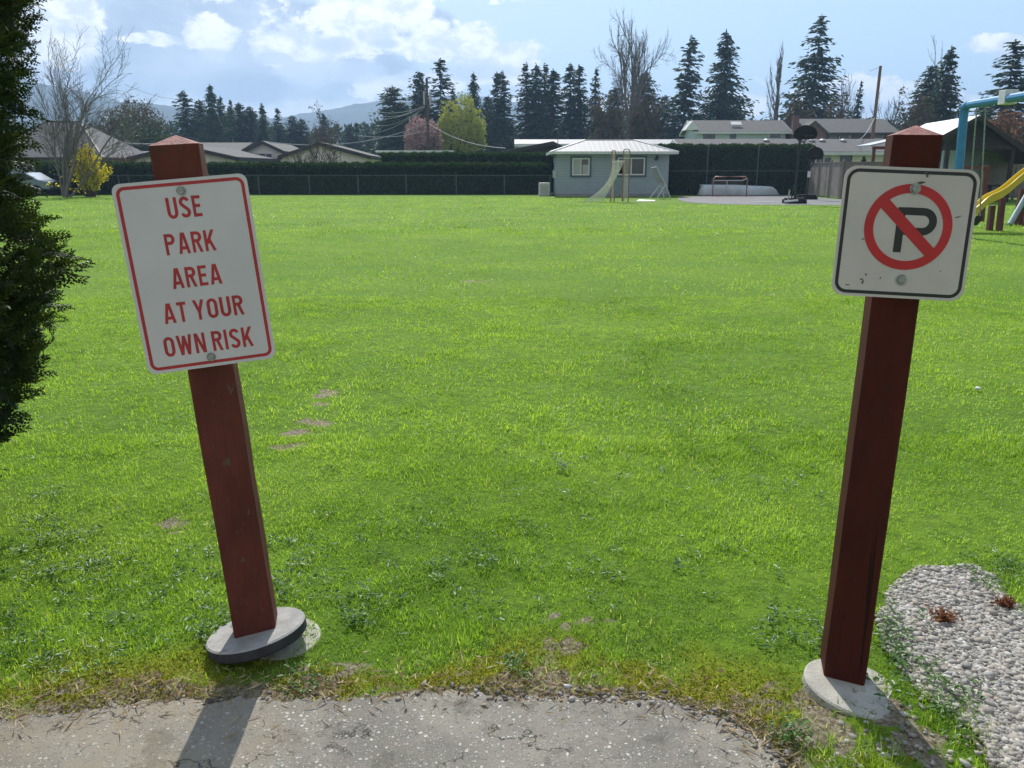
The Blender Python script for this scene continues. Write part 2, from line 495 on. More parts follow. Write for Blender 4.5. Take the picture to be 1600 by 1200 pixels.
def chips(scale, lo, hi):
    v = t.nodes.new('ShaderNodeTexVoronoi'); v.inputs['Scale'].default_value = scale; t.links.new(VW, v.inputs['Vector'])
    q = t.nodes.new('ShaderNodeSeparateColor'); t.links.new(v.outputs['Color'], q.inputs[0])
    body = smooth(t, v.outputs['Distance'], 0.42, 0.30)
    return mth(t, 'MULTIPLY', body, smooth(t, q.outputs[0], lo, hi)), q.outputs[1], body


worn = smooth(t, noise(t, V_, 1.7, 6, 0.65), 0.40, 0.62)
tar = mixc(t, noise(t, V_, 160, 4, 0.8), (0.085, 0.080, 0.070), (0.30, 0.28, 0.235))
tar = mixc(t, mth(t, 'MULTIPLY', worn, 0.6), tar, mixc(t, noise(t, V_, 220, 4, 0.8), (0.24, 0.22, 0.18), (0.46, 0.425, 0.345)))
s1, r1, b1 = chips(70, 0.60, 0.66); s2, r2, b2 = chips(135, 0.45, 0.55); s3, r3, b3 = chips(260, 0.5, 0.6)
cc = mixc(t, mth(t, 'MULTIPLY', s3, 0.7), tar, (0.36, 0.335, 0.28))
cc = mixc(t, mth(t, 'MULTIPLY', s2, 0.85), cc, mixc(t, r2, (0.14, 0.13, 0.12), (0.56, 0.53, 0.46)))
cc = mixc(t, mth(t, 'MULTIPLY', s1, 0.9), cc, mixc(t, r1, (0.20, 0.19, 0.17), (0.64, 0.61, 0.53)))
# blotchy stains and greenish moss film
cc = mixc(t, mth(t, 'MULTIPLY', smooth(t, noise(t, V_, 4.5, 9, 0.75), 0.53, 0.64), 0.6), cc, (0.105, 0.098, 0.080))
cc = mixc(t, mth(t, 'MULTIPLY', smooth(t, noise(t, V_, 9.0, 8, 0.75), 0.62, 0.70), 0.5), cc, (0.15, 0.15, 0.06))
sx = t.nodes.new('ShaderNodeSeparateXYZ'); t.links.new(V_, sx.inputs[0])
sandm = mth(t, 'ADD', mth(t, 'MULTIPLY', smooth(t, mth(t, 'ADD', mth(t, 'MULTIPLY', sx.outputs[0], -1), mth(t, 'MULTIPLY', noise(t, V_, 6, 6, 0.7), 0.5)), 0.72, 0.95), 0.8), mth(t, 'MULTIPLY', mth(t, 'SUBTRACT', noise(t, V_, 8, 8, 0.75), 0.64), 3.0), clamp=True)
sand = mixc(t, noise(t, V_, 130, 5, 0.8), (0.15, 0.11, 0.07), (0.47, 0.40, 0.29))
cc = mixc(t, mth(t, 'MULTIPLY', sandm, 0.75), cc, sand)
v2 = t.nodes.new('ShaderNodeTexVoronoi'); v2.feature = 'DISTANCE_TO_EDGE'; v2.inputs['Scale'].default_value = 2.3
wp = t.nodes.new('ShaderNodeVectorMath'); wp.operation = 'ADD'; nn = t.nodes.new('ShaderNodeTexNoise'); nn.inputs['Scale'].default_value = 6; nn.inputs['Detail'].default_value = 7; nn.inputs['Roughness'].default_value = 0.65
t.links.new(V_, nn.inputs['Vector']); sc_ = t.nodes.new('ShaderNodeVectorMath'); sc_.operation = 'SCALE'; sc_.inputs[3].default_value = 0.45
t.links.new(nn.outputs['Color'], sc_.inputs[0]); t.links.new(V_, wp.inputs[0]); t.links.new(sc_.outputs[0], wp.inputs[1]); t.links.new(wp.outputs[0], v2.inputs['Vector'])
crack = mth(t, 'MULTIPLY', smooth(t, v2.outputs['Distance'], 0.011, 0.002), smooth(t, noise(t, V_, 4.0, 5, 0.6), 0.46, 0.58))
cc = mixc(t, mth(t, 'MULTIPLY', crack, 0.8), cc, (0.045, 0.04, 0.032))
t.links.new(cc, b.inputs['Base Color']); b.inputs['Roughness'].default_value = 0.9; b.inputs['Specular IOR Level'].default_value = 0.2
bn = t.nodes.new('ShaderNodeBump'); bn.inputs['Strength'].default_value = 0.8; bn.inputs['Distance'].default_value = 0.003
hh = mth(t, 'ADD', mth(t, 'ADD', mth(t, 'MULTIPLY', s1, 1.0), mth(t, 'MULTIPLY', s2, 0.7)), mth(t, 'SUBTRACT', mth(t, 'MULTIPLY', noise(t, V_, 180, 4, 0.8), 0.8), mth(t, 'MULTIPLY', crack, 2.5)))
t.links.new(hh, bn.inputs['Height']); t.links.new(bn.outputs[0], b.inputs['Normal'])
# ragged edge line
edge = []
for a, b_ in zip(ASPHALT[:-1], ASPHALT[1:]):
    n = max(2, int((b_ - a).length / 0.012))
    for k in range(n): edge.append(a.lerp(b_, k / n))
ex = np.array([p.x for p in edge]); ey = np.array([p.y for p in edge])
ey = ey + 0.075 * (fbm(ex * 7, ey * 0 + 2, 3) - 0.5) + 0.045 * (fbm(ex * 40, ey * 0 + 5, 4) - 0.5)
pol = [(x, y) for x, y in zip(ex, ey)] + [(0.9, 1.0), (0.9, -4), (-9, -4), (-9, 1.75)]
pathb = MB().prism(pol, -0.06, 0.006)
path_mat = m
tag(pathb.build('asphalt_path', path_mat), kind='structure')

# ---- gravel bed
gm = mat('gravel_soil', (0.16, 0.14, 0.12), 0.9, 0.3, 30, bump=0.5)
tag(MB().prism(GRAVEL_POLY, -0.06, -0.006).build('gravel_bed', gm), kind='structure')
gp = np.array(GRAVEL_POLY); lo = gp.min(0); hi = gp.max(0)
N = 44000
pc = RNG.uniform(lo, hi, (N, 2))
wob = 0.06 * (fbm(pc[:, 0] * 6, pc[:, 1] * 6, 41) - 0.5)
wob = wob * 2.2; pc = pc[in_poly(pc[:, 0] + wob, pc[:, 1] + wob, GRAVEL_POLY)]
gd = poly_dist(pc[:, 0], pc[:, 1], GRAVEL_POLY + [GRAVEL_POLY[0]])
pc = pc[RNG.random(len(pc)) < np.clip(0.35 + gd / 0.12, 0, 1)]
# stray stones in the grass between bed and path
st = np.array([tuple(G(x, y)[:2]) for x, y in zip(RNG.uniform(1290, 1560, 260), RNG.uniform(1085, 1230, 260))])
pc = np.concatenate([pc, st])
ico = bpy.data.meshes.new('tmp'); import bmesh
bmm = bmesh.new(); bmesh.ops.create_icosphere(bmm, subdivisions=1, radius=1); bv = np.array([v.co[:] for v in bmm.verts]); bf = np.array([[v.index for v in f.verts] for f in bmm.faces]); bmm.free()
bpy.data.meshes.remove(ico)


def pebbles(name, centres, smin, smax, mat_, z=0.0, rng=RNG):
    n = len(centres); r = rng.uniform(smin, smax, n) * np.exp(rng.normal(0, 0.2, n))
    ax = np.stack([r * rng.uniform(0.8, 1.4, n), r * rng.uniform(0.7, 1.05, n), r * rng.uniform(0.38, 0.62, n)], 1)
    V = bv[None] * (1 + 0.17 * rng.normal(size=(n, len(bv), 1))) * ax[:, None, :]
    th = rng.uniform(0, 2 * np.pi, n); tl = rng.normal(0, 0.35, n)
    c_, s_ = np.cos(tl)[:, None], np.sin(tl)[:, None]
    y, zv = V[..., 1] * c_ - V[..., 2] * s_, V[..., 1] * s_ + V[..., 2] * c_
    c_, s_ = np.cos(th)[:, None], np.sin(th)[:, None]
    x, y = V[..., 0] * c_ - y * s_, V[..., 0] * s_ + y * c_
    V = np.stack([x, y, zv], -1) + np.concatenate([centres, (z + r[:, None] * 0.35 * rng.uniform(0.2, 1.6, (n, 1)))], 1)[:, None, :]
    K = (bf[None] + (np.arange(n) * len(bv))[:, None, None]).reshape(-1, 3)
    return np_mesh(name, V.reshape(-1, 3), K, mat_, tint=np.repeat(rng.random(n), len(bv)), smooth=False)


def tint_mat(name, cols, rough=0.7, spec=0.3):
    m, t, b, o = new_mat(name)
    a = t.nodes.new('ShaderNodeAttribute'); a.attribute_name = 'tint'
    r = t.nodes.new('ShaderNodeValToRGB'); e = r.color_ramp.elements
    e[0].color = (*cols[0], 1); e[1].color = (*cols[-1], 1)
    for i, c in enumerate(cols[1:-1]):
        k = e.new((i + 1) / (len(cols) - 1)); k.color = (*c, 1)
    c = t.nodes.new('ShaderNodeTexCoord')
    t.links.new(a.outputs['Fac'], r.inputs[0])
    cc = mixc(t, mth(t, 'MULTIPLY', noise(t, c.outputs['Object'], 90, 5, 0.7), 0.45), r.outputs[0], (0.16, 0.13, 0.10))
    t.links.new(cc, b.inputs['Base Color'])
    b.inputs['Roughness'].default_value = rough; b.inputs['Specular IOR Level'].default_value = spec
    return m


pm = tint_mat('pale_pebbles', [(0.12, 0.112, 0.098), (0.36, 0.34, 0.30), (0.62, 0.59, 0.53), (0.26, 0.255, 0.24), (0.46, 0.39, 0.31)])
tag(pebbles('gravel', pc, 0.0045, 0.0108, pm), 'pale grey and white round gravel spread beside the right sign post', 'gravel', kind='stuff')

# small dark crumbs of broken asphalt and grit along the path edge
ei = RNG.integers(0, len(ex), 900)
cr = np.stack([ex[ei] + RNG.normal(0, .02, 900), ey[ei] + np.abs(RNG.normal(0, .035, 900)) - .02], 1)
right_bias = cr[:, 0] + RNG.normal(0, .25, 900) > -0.05
cr = np.concatenate([cr[right_bias], cr[:120]])
cm = tint_mat('asphalt_crumbs', [(0.05, 0.048, 0.045), (0.12, 0.11, 0.10), (0.25, 0.22, 0.18), (0.42, 0.40, 0.37)])
tag(pebbles('asphalt_crumbs', cr, 0.003, 0.009, cm, 0.004), 'dark crumbs of broken asphalt strewn along the path edge', 'grit', kind='stuff')

# ------------------------------------------------------------------ grass
DISC_L = G(402, 1008); DISC_R = G(1322, 1072)


def in_frame(x, y, m=0.12):
    zc = y * math.cos(PITCH) + EYE * math.sin(PITCH)
    return np.abs(x / zc) < 800 / F + m


def scatter(n, y0, y1):
    # uniform over the visible wedge
    h0 = 0.85 * y0; h1 = 0.85 * y1
    y = np.sqrt(RNG.uniform(y0 * y0, y1 * y1, n)); x = RNG.uniform(-0.82, 0.82, n) * (y + 0.3)
    return x, y


def blades(x, y, hmean, wmean, segs, keep=None):
    n = len(x); z = hgt(x, y) if y.min() < 12 else np.zeros(n)
    lush = fbm(x * 1.1, y * 1.1, 51); lush2 = fbm(x * 4.5, y * 4.5, 57)
    h = hmean * (0.48 + 3.0 * np.clip(lush2 * lush, 0, .5) ** 1.4) * RNG.uniform(0.55, 1.35, n)
    w = wmean * RNG.uniform(0.6, 1.3, n)
    ph = RNG.uniform(0, 2 * np.pi, n); le = RNG.beta(1.6, 1.6, n) * 1.25
    dx, dy = np.cos(ph), np.sin(ph)
    tw = ph + np.pi / 2 + RNG.normal(0, 0.5, n); wx, wy = np.cos(tw) * w / 2, np.sin(tw) * w / 2
    B = np.stack([x, y, z - 0.006], 1); Wd = np.stack([wx, wy, 0 * wx], 1)
    lx = np.sin(le); lz = np.cos(le)
    D = np.stack([dx * lx, dy * lx, lz], 1)
    tip = B + D * h[:, None] + np.stack([dx * h * .25 * lx, dy * h * .25 * lx, -h * .22 * lx], 1)
    dryn = fbm(x * 2.3 + 9, y * 2.3, 61)
    tint = np.clip(0.38 + 0.60 * (fbm(x * 0.9, y * 0.9, 71) - 0.5) + 0.5 * (fbm(x * 6, y * 6, 77) - .5) + RNG.normal(0, 0.09, n), 0.05, 0.66)
    edge = poly_dist(x, y, ASPHALT) if y.min() < 4 else np.full(n, 9.0)
    ps = 0.018 + 0.30 * np.clip(dryn - 0.55, 0, 1) + 0.45 * np.clip(1 - edge / 0.30, 0, 1)
    tint = np.where(RNG.random(n) < ps, RNG.uniform(0.85, 1.0, n), tint)
    if segs == 2:
        mid = B + D * (h * 0.55)[:, None] * np.array([0.75, 0.75, 1.0])
        V = np.stack([B - Wd, B + Wd, mid + Wd * .85, mid - Wd * .85, tip], 1).reshape(-1, 3)
        b0 = (np.arange(n) * 5)[:, None]
        K = np.concatenate([b0 + [0, 1, 2], b0 + [0, 2, 3], b0 + [3, 2, 4]], 0)
        return V, K, np.repeat(tint, 5)
    V = np.stack([B - Wd, B + Wd, tip], 1).reshape(-1, 3)
    return V, np.arange(3 * n).reshape(-1, 3), np.repeat(tint, 3)


def turf_ok(x, y, near):
    gd_ = poly_dist(x, y, GRAVEL_POLY + [GRAVEL_POLY[0]]) if near else 0
    lowp = G(1500, 1120); inv = np.clip(1 - np.hypot((x - lowp.x) / .34, (y - lowp.y) / .22), 0, 1)
    ok = ~in_poly(x, y, ASPHALT_POLY) & (~in_poly(x, y, GRAVEL_POLY) | (gd_ < .13 * (fbm(x * 9, y * 9, 97) - .25) + .10 * inv * fbm(x * 14, y * 14, 99)))
    ok &= np.hypot(x - DISC_L.x, y - DISC_L.y) > 0.125
    ok &= np.hypot(x - DISC_R.x, y - DISC_R.y) > 0.095
    if near:
        bb = bare_at(x, y); ok &= RNG.random(len(x)) > np.clip(bb * 0.95, 0, 0.90)
        ok &= RNG.random(len(x)) > moss_at(x, y) * 0.75
    if near:
        sA, sB = G(1335, 1088), G(1470, 1215); ds = poly_dist(x, y, [sA, sB]); ok &= (ds > .10) | (RNG.random(len(x)) < .30)
    thin = fbm(x * 3.3, y * 3.3, 91)
    ok &= RNG.random(len(x)) < np.clip(0.35 + 1.5 * (thin - 0.25), 0.2, 1)
    return ok


parts = []
for n, y0, y1, h, w, sg in ((400000, 1.7, 4.6, 0.030, 0.0030, 2), (360000, 4.2, 10, 0.032, 0.0050, 2), (280000, 9, 22, 0.04, 0.012, 1), (230000, 20, 47, 0.055, 0.028, 1)):
    x, y = scatter(n, y0, y1)
    k = turf_ok(x, y, y0 < 8); x, y = x[k], y[k]
    if y0 > 15:
        k = ~((x > 5) & (y > 37.2 + 0.0 * x)) & ~((x > 2) & (y > 46)); x, y = x[k], y[k]
    parts.append(blades(x, y, h, w, sg))
off = 0; Vs = []; Ks = []; Ts = []
for V, K, T in parts:
    Vs.append(V); Ks.append(K + off); Ts.append(T); off += len(V)
gmat = foliage('grass_blades', [(0.075, 0.150, 0.013), (0.185, 0.320, 0.025), (0.285, 0.435, 0.050), (0.36, 0.49, 0.09), (0.54, 0.49, 0.27)], (1.8, 1.75, 0.9), 0.5, 0.42, 0.45)
tag(np_mesh('grass', np.concatenate(Vs), np.concatenate(Ks), gmat, tint=np.concatenate(Ts)), 'short mown green grass covering the whole field', 'grass', kind='stuff')
del Vs, Ks, Ts, parts


# broad-leaved weeds: rosettes of rounded and toothed leaves through the turf near the path
def weeds(name, spots, label, mat_, lmin, lmax, cat='weeds'):
    Vs = []; Ks = []; T = []; o_ = 0
    for (x, y, rad, n, lift) in spots:
        z = float(hgt(np.array([x]), np.array([y]))[0])
        for k in range(n):
            a = RNG.uniform(0, 2 * math.pi); L = RNG.uniform(lmin, lmax); w = L * RNG.uniform(0.28, 0.5)
            r0 = RNG.uniform(0, rad); b0 = np.array([x + math.cos(a) * r0, y + math.sin(a) * r0, z + RNG.uniform(0.005, lift)])
            a2 = a + RNG.normal(0, 0.8); d = np.array([math.cos(a2), math.sin(a2), RNG.uniform(-0.1, 0.7)]); d /= np.linalg.norm(d)
            s = np.array([-math.sin(a2), math.cos(a2), RNG.normal(0, .3)])
            up = np.array([0, 0, 1]); sag = -L * RNG.uniform(0.05, 0.25)
            V = [b0, b0 + d * L * .35 + s * w * .5 + up * .002, b0 + d * L * .72 + s * w * .42 + up * sag * .3, b0 + d * L + up * sag, b0 + d * L * .72 - s * w * .42 + up * sag * .3, b0 + d * L * .35 - s * w * .5 + up * .002]
            Vs += V; Ks += [(o_, o_ + 1, o_ + 2, o_ + 3), (o_, o_ + 3, o_ + 4, o_ + 5)]; o_ += 6
            T += [RNG.random()] * 6
    return tag(np_mesh(name, np.array(Vs), np.array(Ks), mat_, tint=T), label, cat, kind='stuff')


wmat = foliage('weed_leaves', [(0.035, 0.10, 0.015), (0.08, 0.17, 0.03), (0.12, 0.22, 0.05)], (1.4, 1.5, 0.8), 0.35, 0.4, 0.4)
sp = []
for cx_, cy_, sx_, sy_, n in ((60, 830, 60, 60, 40), (110, 900, 110, 60, 55), (470, 880, 60, 60, 28), (340, 985, 30, 25, 16), (560, 960, 60, 40, 16), (480, 1060, 30, 20, 10), (1010, 870, 200, 80, 30), (1425, 1030, 30, 40, 14), (1390, 1000, 14, 60, 14),
                              (1470, 1090, 60, 40, 26), (1240, 1000, 60, 40, 20), (1560, 890, 60, 25, 30), (700, 900, 220, 60, 30), (250, 880, 140, 90, 40), (90, 1020, 100, 50, 30), (810, 1045, 20, 12, 8), (880, 730, 200, 40, 24), (640, 830, 200, 60, 24), (1210, 740, 100, 60, 14)):
    for k in range(n):
        p = G(RNG.normal(cx_, sx_ * .6), RNG.normal(cy_, sy_ * .6))
        if not in_poly(np.array([p.x]), np.array([p.y]), ASPHALT_POLY)[0]:
            sp.append((p.x, p.y, 0.035, RNG.integers(7, 15), 0.035))
for px_, py_ in ((1232, 1155), (1222, 1148), (1245, 1150), (1250, 1160), (1215, 1160)):
    p = G(px_, py_); sp.append((p.x, p.y, 0.03, 22, 0.05))
weeds('ground_weeds', sp, 'low broad-leaved weeds and clover mixed into the turf', wmat, 0.010, 0.026)

# yellow moss cushions at the asphalt edge
mn = 60000
mx_, my_ = RNG.uniform(-2.2, 1.9, mn), RNG.uniform(1.75, 2.6, mn)
mk = (moss_at(mx_, my_) > RNG.random(mn) * 0.8 + .15) & ~in_poly(mx_, my_, ASPHALT_POLY) & ~in_poly(mx_, my_, GRAVEL_POLY); mx_, my_ = mx_[mk], my_[mk]
mc = np.stack([mx_, my_, hgt(mx_, my_) + RNG.uniform(0, 0.016, len(mx_))], 1)
V, K = leaf_quads(mc, RNG.uniform(0.003, 0.007, len(mc)), 0.5)
mmat = foliage('moss', [(0.10, 0.13, 0.010), (0.24, 0.25, 0.018), (0.36, 0.34, 0.03)], (1.3, 1.3, 0.8), 0.3, 0.8, 0.1)
tag(np_mesh('moss', V, K, mmat, tint=np.repeat(RNG.random(len(mc)), 4)), 'yellow-green moss cushions along the asphalt edge', 'moss', kind='stuff')

# dry straw and brown leaf scraps along the edge of the path
sn = 1500
ei = RNG.integers(0, len(ex), sn)
sx_, sy_ = ex[ei] + RNG.normal(0, .05, sn), ey[ei] + RNG.normal(0.045, .07, sn)
sc2 = np.stack([sx_, sy_, 0.012 + hgt(sx_, sy_) + RNG.uniform(0, .012, sn)], 1)
ax_ = np.stack([np.cos(RNG.uniform(0, 6.3, sn)), np.sin(RNG.uniform(0, 6.3, sn)), RNG.normal(0, .15, sn)], 1)
V, K = leaf_quads(sc2, RNG.uniform(0.006, 0.028, sn), 0.10, axis=ax_, jit=0.1)
dl = np.array([tuple(G(x, y)) for x, y in zip(RNG.uniform(160, 1250, 140), RNG.normal(1078, 16, 140))] + [tuple(G(x, y)) for x, y in zip(RNG.normal(205, 30, 40), RNG.normal(1075, 12, 40))])
dl[:, 2] += 0.012
V2, K2 = leaf_quads(dl, RNG.uniform(0.005, 0.014, len(dl)), 0.5)
V = np.concatenate([V, V2]); K = np.concatenate([K, K2 + 4 * sn])
smat = foliage('dry_litter', [(0.20, 0.11, 0.05), (0.36, 0.26, 0.13), (0.55, 0.45, 0.28)], (1, 1, 0.8), 0.2, 0.7, 0.2)
tag(np_mesh('dry_litter', V, K, smat, tint=np.repeat(RNG.random(len(sc2) + len(dl)), 4)), 'dry straw and brown leaf scraps along the path edge', 'leaf litter', kind='stuff')

# single small things on the lawn and gravel
stone_m = mat('pale_stone', (0.5, 0.49, 0.47), 0.8, 0.2, 40, bump=0.4)


def rock(name, p, s, label, cat, m_):
    V = bv * (1 + 0.2 * RNG.normal(size=(len(bv), 1))) * np.array(s)
    o = np_mesh(name, V + np.array([p.x, p.y, s[2] * 0.55 + 0.01]), bf, m_, smooth=False)
    return tag(o, label, cat)


rock('stone', G(887, 1079), (0.014, 0.010, 0.008), 'pale angular stone at the asphalt edge in front of the worn path', 'stone', stone_m)
p = G(1527, 610)
rock('paper_scrap', p, (0.022, 0.02, 0.013), 'crumpled white paper scrap lying on the grass to the right of the sign post', 'litter', mat('white_paper', (0.8, 0.8, 0.78), 0.8, 0.05))
br = foliage('dead_plant', [(0.14, 0.05, 0.025), (0.25, 0.10, 0.05), (0.34, 0.17, 0.09)], (1, 1, 1), 0.3, 0.8, 0.1)
for px_, py_, r_, lab in ((1474, 972, 0.045, 'withered red-brown weed in the middle of the gravel'), (1570, 950, 0.035, 'small rusty weed near the grass edge of the gravel')):
    c = G(px_, py_); n = 420
    tipd = RNG.normal(0, 1, (n, 3)) * [r_ * .5, r_ * .42, r_ * .3] + [0, 0, 0.028]; C_ = np.array(c) + tipd * RNG.uniform(.15, 1, (n, 1))
    V, K = leaf_quads(C_, RNG.uniform(0.005, 0.012, n), 0.4)
    tag(np_mesh('dead_weed', V, K, br, tint=np.repeat(RNG.random(n), 4)), lab, 'weed')


# ------------------------------------------------------------------ the two sign posts
def axes(yaw, lx, ly):
    u = Vector((lx, ly, 1)).normalized(); n = Vector((math.sin(yaw), -math.cos(yaw), 0))
    n = (n - u * n.dot(u)).normalized(); x = u.cross(n)
    if x.x < 0: x = -x
    return x, n, u


def frame(c, yaw, lx, ly):
    x, n, u = axes(yaw, lx, ly)
    return Matrix(((x.x, u.x, n.x, c[0]), (x.y, u.y, n.y, c[1]), (x.z, u.z, n.z, c[2]), (0, 0, 0, 1)))


def rrect(w, h, r, n=6):
    pts = []
    for cx, cy, a0 in ((w / 2 - r, h / 2 - r, 0), (-w / 2 + r, h / 2 - r, 90), (-w / 2 + r, -h / 2 + r, 180), (w / 2 - r, -h / 2 + r, 270)):
        for k in range(n + 1):
            a = R(a0 + 90 * k / n); pts.append((cx + r * math.cos(a), cy + r * math.sin(a)))
    return pts


def arc(cx, cy, rx, ry, a0, a1, n=14):
    return [(cx + rx * math.cos(R(a0 + (a1 - a0) * k / n)), cy + ry * math.sin(R(a0 + (a1 - a0) * k / n))) for k in range(n + 1)]


TH = 0.165; EH = TH / 2


def glyph(ch):
    """highway lettering on a unit cap height: list of strokes, and the width"""
    e = EH; rib = lambda p: ('r', p); cut = lambda x0, y0, x1, y1: ('h', x0, y0, x1, y1)
    if ch == 'I': return [cut(e, 0, e, 1)], TH
    if ch == 'U':
        w = .58; return [rib([(e, 1)] + arc(w / 2, .30, w / 2 - e, .30 - e, 180, 360) + [(w - e, 1)])], w
    if ch == 'S':
        w = .56; return [rib(arc(w / 2, .735, w / 2 - e, .265 - e, 15, 215) + arc(w / 2, .265, w / 2 - e, .265 - e, 35, -165))], w
    if ch == 'E':
        w = .48; return [cut(e, 0, e, 1), rib([(TH * .9, 1 - e), (w, 1 - e)]), rib([(TH * .9, .52), (w * .9, .52)]), rib([(TH * .9, e), (w, e)])], w
    if ch in 'PR':
        w = .57; r = .265 - e
        s = [cut(e, 0, e, 1), rib([(TH * .9, 1 - e), (w - e - r, 1 - e)] + arc(w - e - r, 1 - e - r, r, r, 90, -90)[1:] + [(TH * .9, 1 - e - 2 * r)])]
        if ch == 'R': s.append(cut(w - e, 0, w * .55, .50))
        return s, w
    if ch == 'A':
        w = .64; return [cut(e, 0, w / 2 - .03, 1), cut(w - e, 0, w / 2 + .03, 1), rib([(.2, .27), (w - .2, .27)])], w
    if ch == 'K':
        w = .60; return [cut(e, 0, e, 1), cut(TH * .8, .33, w - e, 1), cut(w - e, 0, .27, .58)], w
    if ch == 'T':
        w = .50; return [cut(w / 2, 0, w / 2, 1 - TH * .9), rib([(0, 1 - e), (w, 1 - e)])], w
    if ch == 'Y':
        w = .62; return [cut(w / 2, 0, w / 2, .44), cut(w / 2 - .01, .42, e, 1), cut(w / 2 + .01, .42, w - e, 1)], w
    if ch == 'O':
        w = .58; return [('c', arc(w / 2, 1 - .29, w / 2 - e, .29 - e, 0, 180) + arc(w / 2, .29, w / 2 - e, .29 - e, 180, 360))], w
    if ch == 'W':
        w = .86; return [cut(.24, 0, e, 1), cut(.24, 0, w / 2, .96), cut(w - .24, 0, w / 2, .96), cut(w - .24, 0, w - e, 1)], w
    if ch == 'N':
        w = .60; return [cut(e, 0, e, 1), cut(w - e, 0, w - e, 1), cut(w - e - .02, 0, e + .02, 1)], w


def word(mb, text, xc, y0, hgt_, width, z):
    items = []; x = 0
    for ch in text:
        if ch == ' ': x += .24; continue
        s, w = glyph(ch); items.append((s, x)); x += w + .145
    x -= .145; k = width / x; q = 0
    for s, xo in items:
        for st in s:
            zz = z + 0.00006 * (q % 5); q += 1
            f = lambda p: (xc - width / 2 + (p[0] + xo) * k, y0 + p[1] * hgt_)
            if st[0] == 'h':
                _, a, b_, c, d = st; sl = math.hypot(c - a, d - b_) / abs(d - b_); hw = EH * min(sl, 1.5)
                mb.add([(*f((a - hw, b_)), zz), (*f((a + hw, b_)), zz), (*f((c + hw, d)), zz), (*f((c - hw, d)), zz)], [(0, 1, 2, 3)])
            else:
                mb.ribbon([f(p) for p in st[1]], TH * (k + hgt_) / 2, zz, closed=(st[0] == 'c'))


paint = dict(rough=0.55, scale=3, bump=0.25, bscale=40, stretch=(6, 6, 1), spec=0.4)
cap_m = mat('glare_pale_red_paint', (0.30, 0.12, 0.10), 0.75, 0.3, 30, bump=0.6, bscale=90, spot=(0.22, 0.2, 0.05), spot_scale=35, spot_th=0.64)  # post tops: sun glare put into a paler, pinkish base colour
conc_m = mat('grey_concrete', (0.34, 0.33, 0.31), 0.85, 0.18, 14, bump=0.5, bscale=110, spot=(0.20, 0.19, 0.16), spot_scale=18)
conc_p = mat('pale_concrete', (0.44, 0.42, 0.36), 0.9, 0.18, 12, bump=0.5, bscale=110, spot=(0.26, 0.25, 0.15), spot_scale=14, spot_th=0.58)
white_s = mat('white_sign_sheeting', (0.61, 0.58, 0.565), 0.35, 0.04, 6, spot=(0.60, 0.60, 0.58), spot_scale=24, spot_th=0.66)
white_d = mat('dingy_sign_sheeting', (0.53, 0.475, 0.44), 0.4, 0.07, 5, spot=(0.52, 0.48, 0.44), spot_scale=16, spot_th=0.64)
red_s = mat('red_sign_ink', (0.42, 0.022, 0.026), 0.4, 0.1, 12)
red_s2 = mat('red_sign_ink_two', (0.46, 0.012, 0.014), 0.4, 0.1, 12)
black_s = mat('black_sign_ink', (0.014, 0.013, 0.013), 0.4, 0.2, 12)
zinc = mat('zinc_bolt', (0.33, 0.32, 0.30), 0.45, 0.3, 60, metal=0.8)
dirt_s = mat('dirt_mark', (0.09, 0.08, 0.07), 0.8, 0.3, 40)
alu = mat('sign_aluminium', (0.55, 0.55, 0.55), 0.4, 0.1, 20, metal=0.7)


def weathered(name, col, dark, chip, wood):
    m, t, b, o = new_mat(name); c = t.nodes.new('ShaderNodeTexCoord'); V0 = c.outputs['Object']
    def mp(sx, sy, sz):
        q = t.nodes.new('ShaderNodeMapping'); q.inputs['Scale'].default_value = (sx, sy, sz); t.links.new(V0, q.inputs[0]); return q.outputs[0]
    n1 = smooth(t, noise(t, mp(3, 3, 1.2), 2.5, 6, 0.65), 0.3, 0.7)
    cc = mixc(t, n1, tuple(x * .72 for x in col), tuple(x * 1.2 for x in col))
    grain = noise(t, mp(60, 60, 1.6), 2.0, 5, 0.6)
    cc = mixc(t, mth(t, 'MULTIPLY', smooth(t, grain, 0.5, 0.75), 0.45), cc, dark)
    crk = smooth(t, noise(t, mp(22, 22, 0.7), 1.7, 3, 0.5, 0.6), 0.655, 0.69)
    cc = mixc(t, mth(t, 'MULTIPLY', crk, 0.85), cc, tuple(x * .45 for x in dark))
    cc = mixc(t, smooth(t, noise(t, mp(14, 14, 6), 3.0, 8, 0.75), chip, chip + .04), cc, wood)
    cc = mixc(t, mth(t, 'MULTIPLY', smooth(t, noise(t, mp(5, 5, 3), 1.6, 7, 0.7), 0.52, 0.72), 0.55), cc, dark)
    t.links.new(cc, b.inputs['Base Color']); b.inputs['Roughness'].default_value = 0.75; b.inputs['Specular IOR Level'].default_value = 0.22
    bn = t.nodes.new('ShaderNodeBump'); bn.inputs['Strength'].default_value = 0.6; bn.inputs['Distance'].default_value = 0.003
    t.links.new(mth(t, 'SUBTRACT', grain, mth(t, 'MULTIPLY', crk, 1.5)), bn.inputs['Height']); t.links.new(bn.outputs[0], b.inputs['Normal'])
    return m


red_l = weathered('weathered_red_paint_worn', (0.130, 0.034, 0.023), (0.052, 0.035, 0.020), 0.605, (0.115, 0.088, 0.060))
red_r = weathered('dark_red_paint_worn', (0.066, 0.011, 0.006), (0.028, 0.011, 0.007), 0.68, (0.10, 0.06, 0.045))


